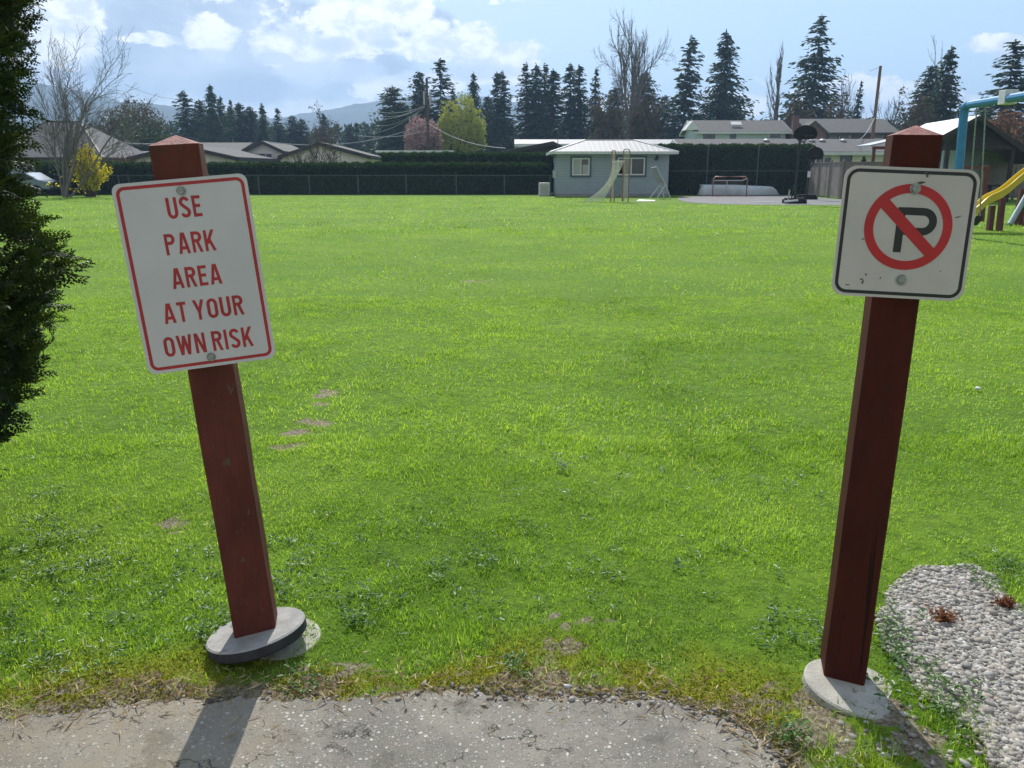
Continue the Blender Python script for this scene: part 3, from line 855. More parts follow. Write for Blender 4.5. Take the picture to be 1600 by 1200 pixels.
def post(root, base, yaw, lx, ly, w, h, m_):
    x, n, u = axes(yaw, lx, ly)
    c = Vector(base) - n * (w / 2)
    Mx = Matrix(((x.x, n.x, u.x, c.x), (x.y, n.y, u.y, c.y), (x.z, n.z, u.z, c.z), (0, 0, 0, 1)))
    mb = MB(Mx); a = w / 2; ch = 0.006; oct_ = [(a - ch, -a), (a, -a + ch), (a, a - ch), (a - ch, a), (-a + ch, a), (-a, a - ch), (-a, -a + ch), (-a + ch, -a)]
    # timber with slightly wavering edges
    rings = 14; vs = []; fs = []
    for i in range(rings + 1):
        z = -0.02 + (h + 0.02) * i / rings; wob = 0.0012
        for (px, py) in oct_:
            vs.append((px + random.uniform(-wob, wob), py + random.uniform(-wob, wob), z))
    for i in range(rings):
        for k in range(8): fs.append((i * 8 + k, i * 8 + (k + 1) % 8, (i + 1) * 8 + (k + 1) % 8, (i + 1) * 8 + k))
    fs.append(tuple(range(8))[::-1]); mb.add(vs, fs)
    po = mb.build('post', m_, root)
    cp = MB(Mx); b0 = [(p[0] * 1.005, p[1] * 1.005, h) for p in oct_]
    cp.add(b0 + [(0.002, 0.0, h + 0.026)], [(k, (k + 1) % 8, 8) for k in range(8)] + [tuple(range(7, -1, -1))])
    cp.build('bevelled_top', cap_m, root)
    return po, Mx


def hexbolt(root, Mf, x, y, z, r=0.0075):
    mb = MB(Mf)
    mb.prism([(x + 1.45 * r * math.cos(R(15 * k)), y + 1.45 * r * math.sin(R(15 * k))) for k in range(24)], z, z + 0.0016)
    mb.prism([(x + r * math.cos(R(60 * k + 11)), y + r * math.sin(R(60 * k + 11))) for k in range(6)], z + 0.0016, z + 0.007)
    return mb.build('bolt', zinc, root)


def disc(root_or_none, c, nrm, r, th, m_, name='base_disc', seg=64, rim=None):
    nrm = Vector(nrm).normalized(); a = nrm.orthogonal().normalized(); b = nrm.cross(a)
    Mx = Matrix(((a.x, b.x, nrm.x, c[0]), (a.y, b.y, nrm.y, c[1]), (a.z, b.z, nrm.z, c[2]), (0, 0, 0, 1)))
    mb = MB(Mx); vs = []; fs = []
    prof = [(r - .006, -th), (r, -th + .006), (r, -.005), (r - .005, 0)]
    for (rr, zz) in prof:
        for k in range(seg): vs.append((rr * math.cos(2 * math.pi * k / seg) , rr * math.sin(2 * math.pi * k / seg), zz))
    for j in range(3):
        for k in range(seg): fs.append((j * seg + k, j * seg + (k + 1) % seg, (j + 1) * seg + (k + 1) % seg, (j + 1) * seg + k))
    fs += [tuple(range(seg - 1, -1, -1)), tuple(range(3 * seg, 4 * seg))]
    mb.add(vs, fs); o = mb.build(name, m_, root_or_none)
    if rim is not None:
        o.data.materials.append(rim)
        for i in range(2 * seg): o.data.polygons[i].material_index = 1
    return o


# left: USE PARK AREA AT YOUR OWN RISK
BL = Vector((-0.819, 2.356, 0.012)); LYAW, LLX, LLY = 0.23, -0.062, -0.024
left = thing('sign_post', 'leaning weathered red post carrying the white USE PARK AREA AT YOUR OWN RISK sign', 'sign', (BL.x, BL.y, 0), 'red wooden sign posts')
post(left, BL, LYAW, LLX, LLY, 0.128, 1.557, red_l)
SLM = frame((-0.878, 2.303, 1.216), 0.26, -0.096, 0.039)
SLM = frame(tuple(Vector((-0.878, 2.303, 1.216))), 0.26, -0.096, 0.020)
panel = MB(SLM).prism(rrect(0.349, 0.523, 0.022), -0.0022, 0).build('sign_panel', white_s, left)
MB(SLM).ribbon(rrect(0.349 - 0.0265, 0.523 - 0.0265, 0.017), 0.0088, 0.0004, closed=True).build('border', red_s, panel)
for txt, xc, yc, h, w in (('USE', -.001, .1855, .0575, .0885), ('PARK', -.002, .090, .0575, .131), ('AREA', -.002, -.0035, .0565, .131), ('AT YOUR', .001, -.097, .0565, .214), ('OWN RISK', -.001, -.190, .057, .239)):
    wm = MB(SLM); word(wm, txt, xc, yc - h / 2, h, w, 0.0004); wm.build('text_line', red_s, panel)
hexbolt(panel, SLM, -0.001, 0.2294, 0.0012, 0.0085); hexbolt(panel, SLM, -0.002, -0.2335, 0.0012, 0.0085)
disc(left, (-0.832, 2.395, 0.058), (-0.19, 0.10, 1), 0.158, 0.040, conc_m, rim=mat('shade_black_rim', (0.035, 0.035, 0.037), 0.8, 0.3, 20))  # side faces coloured near black to stand in for shade
dl_ = disc(None, (-0.765, 2.445, 0.0), (0.04, -0.02, 1), 0.13, 0.05, conc_p, 'concrete_disc')
tag(dl_, 'pale concrete disc in the grass, half hidden under the tilted base of the leaning post', 'disc')

# right: no parking
BR = Vector((0.995, 2.169, 0.0)); RYAW, RLX, RLY = -0.25, 0.018, 0.0
right = thing('sign_post', 'upright dark red post carrying the square no parking sign', 'sign', (BR.x, BR.y, 0), 'red wooden sign posts')
post(right, BR, RYAW, RLX, RLY, 0.117, 1.585, red_r)
SRM = frame((1.005, 2.143, 1.341), -0.12, 0.049, 0.07)
panel = MB(SRM).prism(rrect(0.329, 0.329, 0.032), -0.0022, 0).build('sign_panel', white_d, right)
MB(SRM).ribbon(rrect(0.329 - 0.0225, 0.329 - 0.0225, 0.025), 0.0085, 0.0004, closed=True).build('border', black_s, panel)
cx, cy = 0.0062, 0.0165
MB(SRM).ribbon(arc(cx, cy, 0.0962, 0.0966, 0, 360, 72)[:-1], 0.0226, 0.0008, closed=True).build('red_ring', red_s2, panel)
MB(SRM).add([(-.0700, .0658, .0009), (-.0500, .0866, .0009), (.0830, -.0397, .0009), (.0628, -.0600, .0009)], [(0, 3, 2, 1)]).build('slash', red_s2, panel)
pb = MB(SRM); px0, py0 = -.0135, -.0475
pb.ribbon([(px0, py0), (px0, py0 + .1135)], 0.0198, 0.0005)
pb.ribbon([(px0 + .0095, .0568), (.0405, .0568)] + arc(.0405, .0318, .025, .025, 90, -90, 14)[1:] + [(px0 + .0095, .0068)], 0.0192, 0.0004)
pb.build('letter_p', black_s, panel)
hexbolt(panel, SRM, 0.0109, 0.1131, 0.0016, 0.0095); hexbolt(panel, SRM, 0.0069, -0.1171, 0.0012, 0.0095)
for (x, y, w, h, a) in ((.030, .152, .012, .004, .6), (.036, .146, .006, .010, .2), (-.088, -.128, .005, .013, -.3), (-.092, -.121, .010, .004, .2), (-.125, -.137, .010, .003, 0), (-.100, -.018, .007, .003, .3), (.122, .047, .013, .003, .35), (.129, .050, .006, .002, .3), (.022, .128, .022, .006, .1), (.006, .121, .010, .005, -.4), (-.082, -.108, .004, .006, .2), (.10, -.09, .004, .003, 0), (-.045, -.115, .004, .004, 0)):
    pts = []
    for k in range(9):
        q = 2 * math.pi * k / 9; r_ = random.uniform(.35, .6); u_, v_ = w * r_ * math.cos(q), h * r_ * math.sin(q)
        pts.append((x + u_ * math.cos(a) - v_ * math.sin(a), y + u_ * math.sin(a) + v_ * math.cos(a), 0.00115))
    MB(SRM).add(pts, [tuple(range(9))]).build('dirt_mark', dirt_s, panel)
disc(right, (1.016, 2.150, 0.014), (0.13, -0.03, 1), 0.142, 0.04, conc_p)

# ------------------------------------------------------------------ the near cedar at the left edge
CED = Vector((-2.66, 3.25, 0))
ced = thing('cedar_tree', 'tall dark dense cedar cut off by the left edge of the photo', 'tree', CED)
bark = mat('grey_brown_bark', (0.10, 0.075, 0.055), 0.9, 0.35, 6, bump=0.6, bscale=30, stretch=(4, 4, 0.7))
MB().tube([CED + Vector((0, 0, z)) for z in (-0.1, 0.4, 1.5, 3.0, 4.6)], [0.11, 0.085, 0.07, 0.045, 0.01], 10).build('trunk', bark, ced)


def ced_r(z):
    return np.interp(z, [0.1, 0.25, 0.45, 0.70, 0.95, 1.10, 1.22, 1.32, 1.45, 1.65, 1.85, 2.1, 2.5, 3.2, 4.8], [0.20, 0.36, 0.50, 0.68, 0.76, 0.76, 0.73, 0.69, 0.67, 0.68, 0.74, 0.82, 0.82, 0.72, 0.02]) * 0.95


# one flat spray: a curved stem with alternating side twigs of overlapping scale leaves
def spray_proto(rng):
    V = []; K = []
    L = 0.17; o = 0
    def leaf(a, b_, w):
        nonlocal o
        d = b_ - a; s = np.array([-d[1], d[0], 0.0]); s /= np.linalg.norm(s) + 1e-9
        V.extend([a, a + d * .45 + s * w + [0, 0, rng.normal(0, .002)], b_, a + d * .45 - s * w + [0, 0, rng.normal(0, .002)]]); K.append((o, o + 1, o + 2, o + 3)); o += 4
    pts = [np.array([0.01 * math.sin(3 * t), L * t, -0.05 * t * t]) for t in np.linspace(0, 1, 9)]
    for i in range(8): leaf(pts[i], pts[i + 1] * 1.02, 0.0030)
    for i in range(1, 9):
        for sgn in (-1, 1):
            ll = L * (0.42 - 0.032 * i) * rng.uniform(.75, 1.2); a = R(38 + rng.normal(0, 8)) * sgn
            d = np.array([math.sin(a), math.cos(a), -0.2]); p0 = pts[i]
            for k in range(3):
                q0 = p0 + d * ll * k / 3; q1 = p0 + d * ll * (k + 1.15) / 3 + [0, 0, -.004 * k]
                leaf(q0, q1, 0.0042)
                if k < 2:
                    for s2 in (-1, 1):
                        a2 = a + s2 * R(40); d2 = np.array([math.sin(a2), math.cos(a2), -.3]); leaf(q0 + d * ll / 8, q0 + d * ll / 8 + d2 * ll * .30, 0.0036)
    return np.array(V), np.array(K)


protos = [spray_proto(RNG) for _ in range(4)]
NS = 12500
z = RNG.uniform(0.12, 4.6, NS * 2); z = z[RNG.random(len(z)) < ced_r(z) / 0.9][:NS]; n = len(z)
ang = RNG.uniform(0, 2 * np.pi, n)
lump = 0.80 + 0.42 * fbm(ang * 2.2 + 7, z * 3.4, 13)
depth = np.where(RNG.random(n) < 0.60, RNG.uniform(0.86, 1.03, n), RNG.uniform(0.30, 0.88, n))
rr = ced_r(z) * lump * depth
ctr = np.stack([CED.x + rr * np.cos(ang), CED.y + rr * np.sin(ang), z], 1)
Vs = []; Ks = []; Ts = []; off = 0
out = np.stack([np.cos(ang), np.sin(ang), RNG.normal(0.25, .45, n)], 1) + RNG.normal(0, .35, (n, 3)); out /= np.linalg.norm(out, axis=1, keepdims=True)
side = np.cross(out, unit(n)); side /= np.linalg.norm(side, axis=1, keepdims=True)
nor = np.cross(side, out)
sc_ = RNG.uniform(0.5, 1.05, n)
for i in range(n):
    pv, pk = protos[i % 4]
    Vs.append(ctr[i] + ((pv[:, :1] * side[i] + (pv[:, 1:2] - 0.08) * out[i] + pv[:, 2:] * nor[i]) * sc_[i])); Ks.append(pk + off); off += len(pv)
    Ts.append(np.full(len(pv), np.clip(RNG.normal(0.35, .18) + (0.35 if RNG.random() < .06 else 0), 0, 1)))
cedm = foliage('cedar_sprays', [(0.012, 0.024, 0.006), (0.026, 0.048, 0.009), (0.055, 0.085, 0.014), (0.13, 0.105, 0.028)], (1.4, 1.4, 0.6), 0.24, 0.5, 0.35)
np_mesh('crown', np.concatenate(Vs), np.concatenate(Ks), cedm, ced, tint=np.concatenate(Ts))
del Vs, Ks, Ts

# ------------------------------------------------------------------ houses
roof_grey = mat('grey_shingle_roof', (0.105, 0.103, 0.10), 0.9, 0.15, 3, bump=0.4, bscale=8)
roof_dark = mat('dark_shingle_roof', (0.105, 0.10, 0.10), 0.9, 0.2, 3, bump=0.4, bscale=8)
roof_tan = mat('tan_shingle_roof', (0.12, 0.115, 0.104), 0.9, 0.15, 3, bump=0.4, bscale=8)
fascia_d = mat('dark_fascia_board', (0.035, 0.033, 0.035), 0.6, 0.2, 4)
fascia_w = mat('white_fascia_board', (0.62, 0.62, 0.62), 0.5, 0.08, 4)
wall_beige = stripes('beige_siding', (0.74, 0.67, 0.58), 2, 0.2, 0.3, 0.7, dark=0.85, var=.06)
wall_cream = stripes('cream_siding', (0.76, 0.71, 0.61), 2, 0.2, 0.3, 0.7, dark=0.85, var=.06)
wall_pale = stripes('pale_blue_siding', (0.52, 0.58, 0.62), 2, 0.2, 0.3, 0.7, dark=0.85, var=.06)
wall_brick = mat('red_brown_brick', (0.17, 0.085, 0.075), 0.85, 0.25, 14)
wall_dark = stripes('dark_brown_cladding', (0.055, 0.045, 0.045), 0, 0.3, 0.3, 0.7, var=.1)
wall_blue = stripes('blue_grey_siding', (0.32, 0.36, 0.415), 2, 0.155, 0.6, 0.6, dark=0.62, var=.05)
frame_w = mat('white_window_frame', (0.66, 0.66, 0.66), 0.4, 0.06, 10)
frame_dk = mat('slate_blue_trim', (0.075, 0.10, 0.14), 0.5, 0.1, 10)
glass = mat('window_glass', (0.045, 0.05, 0.055), 0.06, 0.3, 1.5, spec=0.8)
curtain = mat('pale_curtain', (0.42, 0.42, 0.40), 0.8, 0.15, 3, stretch=(5, 5, .3))
metal_roof = stripes('white_metal_roofing', (0.30, 0.302, 0.315), 0, 0.30, 1.0, 0.6, 0.0, dark=0.62, var=.04, width=.22)
metal_shed = stripes('grey_metal_roofing', (0.46, 0.48, 0.52), 1, 0.30, 1.0, 0.42, 0.4, dark=0.75, var=.05, width=.22)
vent_m = mat('galvanised_vent', (0.42, 0.42, 0.42), 0.4, 0.2, 10, metal=0.6)


def rootM(cx, cy, yaw): return Matrix.Translation((cx, cy, 0)) @ Matrix.Rotation(yaw, 4, 'Z')


def window(root, Mx, face, hw, hd, c, zc, w, h, fm=frame_w, mull=1, trim=None, cur=False):
    """window part on one wall: 'f' = local -y wall, 'r' = local +x wall"""
    def bx(mb, u0, u1, z0, z1, d0, d1):
        if face == 'f': mb.box((u0, -hd - d1, z0), (u1, -hd - d0, z1))
        else: mb.box((hw + d0, u0, z0), (hw + d1, u1, z1))
    mb = MB(Mx); f = 0.07
    bx(mb, c - w / 2, c + w / 2, zc - h / 2, zc - h / 2 + f, .012, .075); bx(mb, c - w / 2, c + w / 2, zc + h / 2 - f, zc + h / 2, .012, .075)
    bx(mb, c - w / 2, c - w / 2 + f, zc - h / 2 + f, zc + h / 2 - f, .012, .075); bx(mb, c + w / 2 - f, c + w / 2, zc - h / 2 + f, zc + h / 2 - f, .012, .075)
    for k in range(mull):
        x = c - w / 2 + w * (k + 1) / (mull + 1); bx(mb, x - f / 2, x + f / 2, zc - h / 2 + f, zc + h / 2 - f, .012, .07)
    fr = mb.build('window', fm, root)
    pn = MB(Mx); bx(pn, c - w / 2 + f, c + w / 2 - f, zc - h / 2 + f, zc + h / 2 - f, .004, .03); pn.build('pane', glass, fr)
    if cur:
        cu = MB(Mx); bx(cu, c - w / 2 + f, c - w / 2 + f + (w - 2 * f) * .44, zc - h / 2 + f, zc + h / 2 - f, .031, .034); bx(cu, c + w * .1, c + w / 2 - f, zc - h / 2 + f, zc + h * .12, .031, .034)
        cu.build('curtain', curtain, fr)
    if trim:
        tb = MB(Mx); q = 0.11
        bx(tb, c - w / 2 - q, c + w / 2 + q, zc - h / 2 - q, zc - h / 2, .01, .05); bx(tb, c - w / 2 - q, c + w / 2 + q, zc + h / 2, zc + h / 2 + q, .01, .05)
        bx(tb, c - w / 2 - q, c - w / 2, zc - h / 2, zc + h / 2, .01, .05); bx(tb, c + w / 2, c + w / 2 + q, zc - h / 2, zc + h / 2, .01, .05)
        tb.build('trim', trim, fr)
    return fr


def gable(label, cx, cy, yaw, w, d, eave, peak, ov, wall, roof, fas, wins=(), th=0.16, cat='house', name='house', group=None, offx=0.0):
    """ridge along local y; w across, d along; gable ends at local -y and +y. offx shifts the ridge"""
    root = thing(name, label, cat, (cx, cy, 0), group); Mx = rootM(cx, cy, yaw)
    hw, hd = w / 2, d / 2
    mb = MB(Mx); pr = [(-hw, 0), (hw, 0), (hw, eave), (offx, peak), (-hw, eave)]
    mb.add([(x, -hd, z) for x, z in pr] + [(x, hd, z) for x, z in pr], [(0, 1, 2, 3, 4), (9, 8, 7, 6, 5), (0, 5, 6, 1), (1, 6, 7, 2), (0, 4, 9, 5)])
    mb.build('wall', wall, root)
    rb = MB(Mx); fb = MB(Mx)
    for s in (-1, 1):
        run = hw - s * offx if False else (hw - offx if s > 0 else hw + offx)
        sl = (peak - eave) / run; ex, ez = s * (hw + ov), eave - sl * ov
        for (y0, y1, mbx, up, dn, inn) in ((-hd - ov, hd + ov, rb, th, 0.01, 0),):
            mbx.add([(offx, y0, peak + .01), (ex, y0, ez + .01), (ex, y0, ez + th), (offx, y0, peak + th), (offx, y1, peak + .01), (ex, y1, ez + .01), (ex, y1, ez + th), (offx, y1, peak + th)],
                    [(0, 1, 2, 3), (7, 6, 5, 4), (1, 5, 6, 2), (3, 2, 6, 7), (0, 4, 5, 1)])
        for y in (-hd - ov - .05, hd + ov + .002):
            fb.add([(offx, y, peak - .10), (ex, y, ez - .10), (ex, y, ez + th - .02), (offx, y, peak + th - .02), (offx, y + .048, peak - .10), (ex, y + .048, ez - .10), (ex, y + .048, ez + th - .02), (offx, y + .048, peak + th - .02)],
                   [(0, 1, 2, 3), (7, 6, 5, 4), (0, 4, 5, 1), (1, 5, 6, 2), (3, 2, 6, 7)])
        fb.box((min(ex, ex + s * .04), -hd - ov, ez - .10), (max(ex, ex + s * .04), hd + ov, ez + th - .02))
    ro = rb.build('roof', roof, root); fb.build('fascia', fas, root)
    for a in wins: window(root, Mx, a[0], hw, hd, *a[1:])
    root_info[root] = (Mx, ro)
    return root


root_info = {}


def hip(label, cx, cy, yaw, w, d, eave, peak, ridge, ov, wall, roof, fas, wins=(), cat='house', name='house'):
    root = thing(name, label, cat, (cx, cy, 0)); Mx = rootM(cx, cy, yaw); hw, hd = w / 2, d / 2
    MB(Mx).box((-hw, -hd, 0), (hw, hd, eave)).build('wall', wall, root)
    X_, Y_ = hw + ov, hd + ov; r = ridge / 2
    rb = MB(Mx)
    rb.add([(-X_, -Y_, eave + .02), (X_, -Y_, eave + .02), (X_, Y_, eave + .02), (-X_, Y_, eave + .02), (-r, 0, peak), (r, 0, peak)], [(0, 1, 5, 4), (1, 2, 5), (2, 3, 4, 5), (3, 0, 4), (3, 2, 1, 0)])
    ro = rb.build('roof', roof, root)
    fb = MB(Mx)
    for lo, hi in (((-X_, -Y_ - .03, eave - .10), (X_, -Y_ - .002, eave + .05)), ((-X_, Y_ + .002, eave - .10), (X_, Y_ + .03, eave + .05)), ((-X_ - .03, -Y_, eave - .10), (-X_ - .002, Y_, eave + .05)), ((X_ + .002, -Y_, eave - .10), (X_ + .03, Y_, eave + .05))):
        fb.box(lo, hi)
    fb.build('fascia', fas, root)
    cb = MB(Mx)
    for a, b_ in (((-X_, -Y_, eave + .03), (-r, 0, peak + .01)), ((X_, -Y_, eave + .03), (r, 0, peak + .01)), ((-r, 0, peak + .015), (r, 0, peak + .015))):
        cb.bar(a, b_, 0.13, 0.05)
    cb.build('ridge_cap', fas, root)
    for a in wins: window(root, Mx, a[0], hw, hd, *a[1:])
    root_info[root] = (Mx, ro)
    return root


# blue-grey clubhouse hut
L0, L1 = P(870, 307, 48.7), P(1043, 307, 48.7); cxh = (L0.x + L1.x) / 2; wh = L1.x - L0.x
ev = P(950, 241, 48.7).z; pk = P(950, 216, 51).z
hx = lambda px, py=260: P(px, py, 48.7).x - cxh
hz = lambda py: P(950, py, 48.7).z
hut = hip('small blue-grey hut with a white metal hip roof beside the field', cxh, 48.7 + 2.3, 0, wh, 4.6, ev + .10, pk - .1, P(992, 216, 51).x - P(917, 216, 51).x, 0.42, wall_blue, metal_roof, fascia_w,
          [('f', hx(907.5), hz(260.5), hx(921.5) - hx(894.5), hz(247) - hz(274), frame_w, 1, frame_dk, True), ('f', hx(986), hz(260), hx(1007.5) - hx(965), hz(246.5) - hz(274), frame_w, 1, frame_dk)], 'hut', 'hut')
MB().cbox((cxh + hx(1026), 48.62, hz(246)), (.12, .14, .2)).tube([(cxh + hx(1026), 48.56, hz(247)), (cxh + hx(1026) - .1, 48.45, hz(249))], [.05, .09], 8).build('wall_lamp', fascia_d, hut)
MB().cbox((cxh + hx(966, 290), 48.685, 1.0), (hx(975) - hx(960), .03, 1.98)).build('door', mat('faded_green_door', (0.20, 0.27, 0.27), 0.6, 0.08, 4), hut)
MB().box((L0.x - .03, 48.66, 0), (L1.x + .03, 48.69, .14)).build('skirting', mat('concrete_skirting', (0.25, 0.25, 0.25), 0.9, 0.2), hut)
MB().cbox((L0.x - .14, 48.9, 1.25), (.2, .3, .42)).build('meter_box', vent_m, hut)

bx0, bx1 = P(842, 295, 49.5), P(859, 295, 49.5)
ac = thing('air_conditioner', 'white boxy outdoor unit on the grass just left of the hut', 'air conditioner', ((bx0.x + bx1.x) / 2, 49.7, 0))
acm = mat('offwhite_enamel', (0.60, 0.60, 0.58), 0.5, 0.08, 8)
MB().box((bx0.x, 49.5, 0.05), (bx1.x, 50.0, 0.76)).build('casing', acm, ac, bevel=0.02)
gb = MB()
for k in range(9): gb.box((bx0.x + .08, 49.485, .12 + k * .062), (bx1.x - .08, 49.498, .15 + k * .062))
gb.build('grille', mat('grey_grille', (0.34, 0.34, 0.34), 0.5, 0.1), ac)
MB().box((bx0.x - .04, 49.46, 0.0), (bx1.x + .04, 50.04, 0.045)).build('plinth', conc_p, ac)
rock('stone', P(863, 303, 49.4), (0.16, 0.14, 0.13), 'round dark stone between the white outdoor unit and the hut', 'stone', mat('dark_stone', (0.13, 0.12, 0.12), 0.9, 0.3, 8))

# ranch houses behind the left hedge, seen gable-on
a, b_, e = P(285, 226, 58), P(378, 252, 58), P(205, 250, 58)
gable('low ranch house whose shallow gable is half hidden behind the leaning post', a.x, 58 + 5, R(0), (b_.x - e.x) * .94, 10, P(285, 248, 58).z, a.z - .15, .25, wall_beige, roof_grey, fascia_d, offx=0.0)
a = P(342, 224, 76); w_ = P(376, 224, 76).x - P(276, 224, 76).x
gable('long ranch house with a plain grey roof behind the leaning post', a.x - 1.2, 76 + 3, R(-90), 7, w_, P(342, 237, 76).z, a.z, .4, wall_beige, roof_tan, fascia_d)
a, b_, e = P(402, 221, 68), P(441, 237, 68), P(368, 238, 68)
r4 = gable('cream ranch house with a wide three-light window in its front gable', a.x, 68 + 6, R(4), b_.x - e.x - .8, 12, P(402, 237, 68).z, a.z - .1, .25, wall_cream, roof_tan, fascia_d,
           [('f', -.1, P(402, 244.5, 68).z, P(418, 245, 68).x - P(386, 245, 68).x, .55, frame_w, 2)])
a, b_, e = P(495, 222, 62), P(578, 246, 62), P(427, 246, 62)
gable('broad pinkish-beige gable house with a pale shallow roof behind a bare shrub', a.x + .2, 62 + 6, R(3), b_.x - e.x - .9, 12, P(495, 245, 62).z, a.z - .15, .25, mat('pink_beige_stucco', (0.76, 0.67, 0.62), 0.85, 0.08, 3, bump=.2), roof_tan, fascia_d, offx=-.3)
a, b_ = P(587, 236, 78), P(709, 238, 78)
flat = thing('house', 'flat-roofed bungalow with a thin white roof edge behind the double hedge', 'house', ((a.x + b_.x) / 2, 81, 0))
MB().box((a.x + .5, 78.6, 0), (b_.x - .5, 85, a.z - .22)).build('wall', wall_dark, flat)
MB().box((a.x, 78, a.z - .2), (b_.x, 86, a.z)).build('roof', roof_grey, flat)
MB().box((a.x - .02, 77.96, a.z - .12), (b_.x + .02, 77.995, a.z + .06)).build('fascia', fascia_w, flat)
a, b_, e = P(838, 221, 62), P(884, 236, 62), P(768, 236, 62)
gable('low dark gabled house between the double hedge and the hut', a.x, 62 + 5, R(2), b_.x - e.x - .8, 10, P(838, 238, 62).z, a.z - .15, .45, wall_dark, metal_roof, fascia_d, offx=1.0)
a, b_ = P(810, 218, 80), P(1064, 218, 80)
gable('long low building with a white metal roof just showing above the hut', (a.x + b_.x) / 2, 84, R(-90), 8, b_.x - a.x, P(900, 227, 80).z, P(900, 220.5, 84).z, .3, wall_pale, stripes('white_metal_sheets', (0.31, 0.312, 0.325), 1, 0.6, 1.0, 0.6, 0.0, dark=0.75, var=.04, width=.15), fascia_w)
# steep grey hip roof at the left
a, b_ = P(112, 190, 62), P(178, 246, 58)
hp = hip('house with a big steep grey hip roof behind the bare tree and yellow shrub', a.x - .6, 62, R(0), (b_.x - a.x) * 2 - .8, 8.0, P(178, 247, 58).z, a.z, 2.4, .5, mat('grey_stucco', (0.26, 0.27, 0.29), 0.85, 0.08, 3), mat('light_grey_shingles', (0.115, 0.114, 0.117), 0.9, 0.1, 3, bump=.4, bscale=8), fascia_d,
         [('f', 2.0, 1.5, 1.6, 1.1)])
for px_ in (92, 101):
    q = P(px_, 260, 54); MB().bar((q.x, 54.6, 0), (q.x, 54.6, P(px_, 250, 54).z), .13).build('porch_post', fascia_w, hp)
a = P(195, 243, 66)
gable('small pale house with a brownish roof edge between the steep roof and the post', a.x, 69, R(-90), 5, 5.5, P(195, 246, 66).z, P(195, 239, 68).z, .3, wall_cream, roof_tan, fascia_w)

# houses at the right
a, b_ = P(1058, 217, 64), P(1395, 217, 64)
wl = (b_.x - a.x)
r10 = gable('long cream bungalow with a wide low grey roof behind the fence', (a.x + b_.x) / 2, 61 + 4.4, R(-90), 8, wl - .8, P(1200, 238, 61).z, P(1200, 220.5, 65.4).z, .42, wall_cream, roof_grey, fascia_w,
            [('r', P(1325, 250, 61).x - (a.x + b_.x) / 2, 1.75, .85, 1.5, frame_dk, 0), ('r', P(1290, 250, 61).x - (a.x + b_.x) / 2, 2.0, 1.2, .8, frame_w, 1)])
for px_ in (1200, 1256, 1272, 1288, 1321):
    q = P(px_, 219, 64); rz = q.z - .3
    mb = MB(); mb.tube([(q.x, 64.4, rz - .3), (q.x, 64.4, rz + .28)], .10, 10); mb.tube([(q.x, 64.4, rz + .24), (q.x, 64.4, rz + .34), (q.x, 64.4, rz + .42)], [.24, .22, .03], 10); mb.build('roof_vent', vent_m, r10)
a, b_, c_ = P(1070, 204, 92), P(1232, 204, 92), P(1150, 190, 95)
w_ = b_.x - a.x; cm_ = (a.x + b_.x) / 2; wz = P(1110, 211.5, 92).z
r9 = gable('two-storey pale blue house with a grey roof above the low bungalow', cm_ + .6, 92 + 3.5, R(-90), 6.6, w_ - 1.6, P(1150, 205, 92).z, c_.z, .5, wall_pale, roof_grey, fascia_w,
           [('r', P(1108.5, 211, 92).x - cm_ - .6, wz, 1.25, .75, frame_dk, 1), ('r', P(1146, 211, 92).x - cm_ - .6, wz, .65, .75, frame_dk, 1), ('r', P(1212, 211, 92).x - cm_ - .6, wz, 1.3, .7, frame_w, 0)])
g0 = P(1082, 203, 91.3); mbg = MB().add([(g0.x - .75, 91.3, g0.z + .0), (g0.x + .75, 91.3, g0.z + .0), (g0.x, 91.3, g0.z + .95), (g0.x - .75, 93.5, g0.z), (g0.x + .75, 93.5, g0.z), (g0.x, 93.5, g0.z + .95)], [(0, 1, 2), (5, 4, 3), (0, 2, 5, 3), (1, 4, 5, 2), (0, 3, 4, 1)])
mbg.build('dormer', fascia_w, r9)
s0 = P(1150, 194.5, 93.3); MB(Matrix.Translation(s0) @ Matrix.Rotation(R(30), 4, 'X')).box((-.55, -.35, .03), (.55, .35, .16)).build('skylight', fascia_w, r9)
q = P(1175, 186, 96); MB().tube([(q.x, 96, q.z - 1.2), (q.x, 96, q.z + .2)], .09, 8).build('chimney_pipe', roof_dark, r9)
a, b_, c_ = P(1262, 208, 90), P(1404, 208, 90), P(1330, 188, 94); cm_ = (a.x + b_.x) / 2
r11 = gable('dark red brick house with a grey roof behind the bungalow and utility pole', cm_, 94, R(-90), 8, b_.x - a.x - 1, P(1330, 207, 90).z, c_.z, .5, wall_brick, roof_grey, fascia_d,
            [('r', P(1302, 213, 90).x - cm_, P(1302, 212.5, 90).z, 1.0, .7, frame_dk, 0), ('r', P(1320, 213, 90).x - cm_, P(1302, 212.5, 90).z, 1.2, .7, frame_w, 0), ('r', P(1372, 213, 90).x - cm_, P(1302, 212.5, 90).z, 1.0, .6, frame_w, 0)])
g0 = P(1272, 207, 89.2)
MB().add([(g0.x - 1.3, 89.3, 0), (g0.x + 1.3, 89.3, 0), (g0.x + 1.3, 89.3, g0.z), (g0.x, 89.3, g0.z + 1.0), (g0.x - 1.3, 89.3, g0.z)] + [(g0.x - 1.3, 91, 0), (g0.x + 1.3, 91, 0), (g0.x + 1.3, 91, g0.z), (g0.x, 91, g0.z + 1.0), (g0.x - 1.3, 91, g0.z)],
         [(0, 1, 2, 3, 4), (0, 5, 6, 1), (1, 6, 7, 2), (0, 4, 9, 5)]).build('gable_bay', wall_brick, r11)
gb = MB()
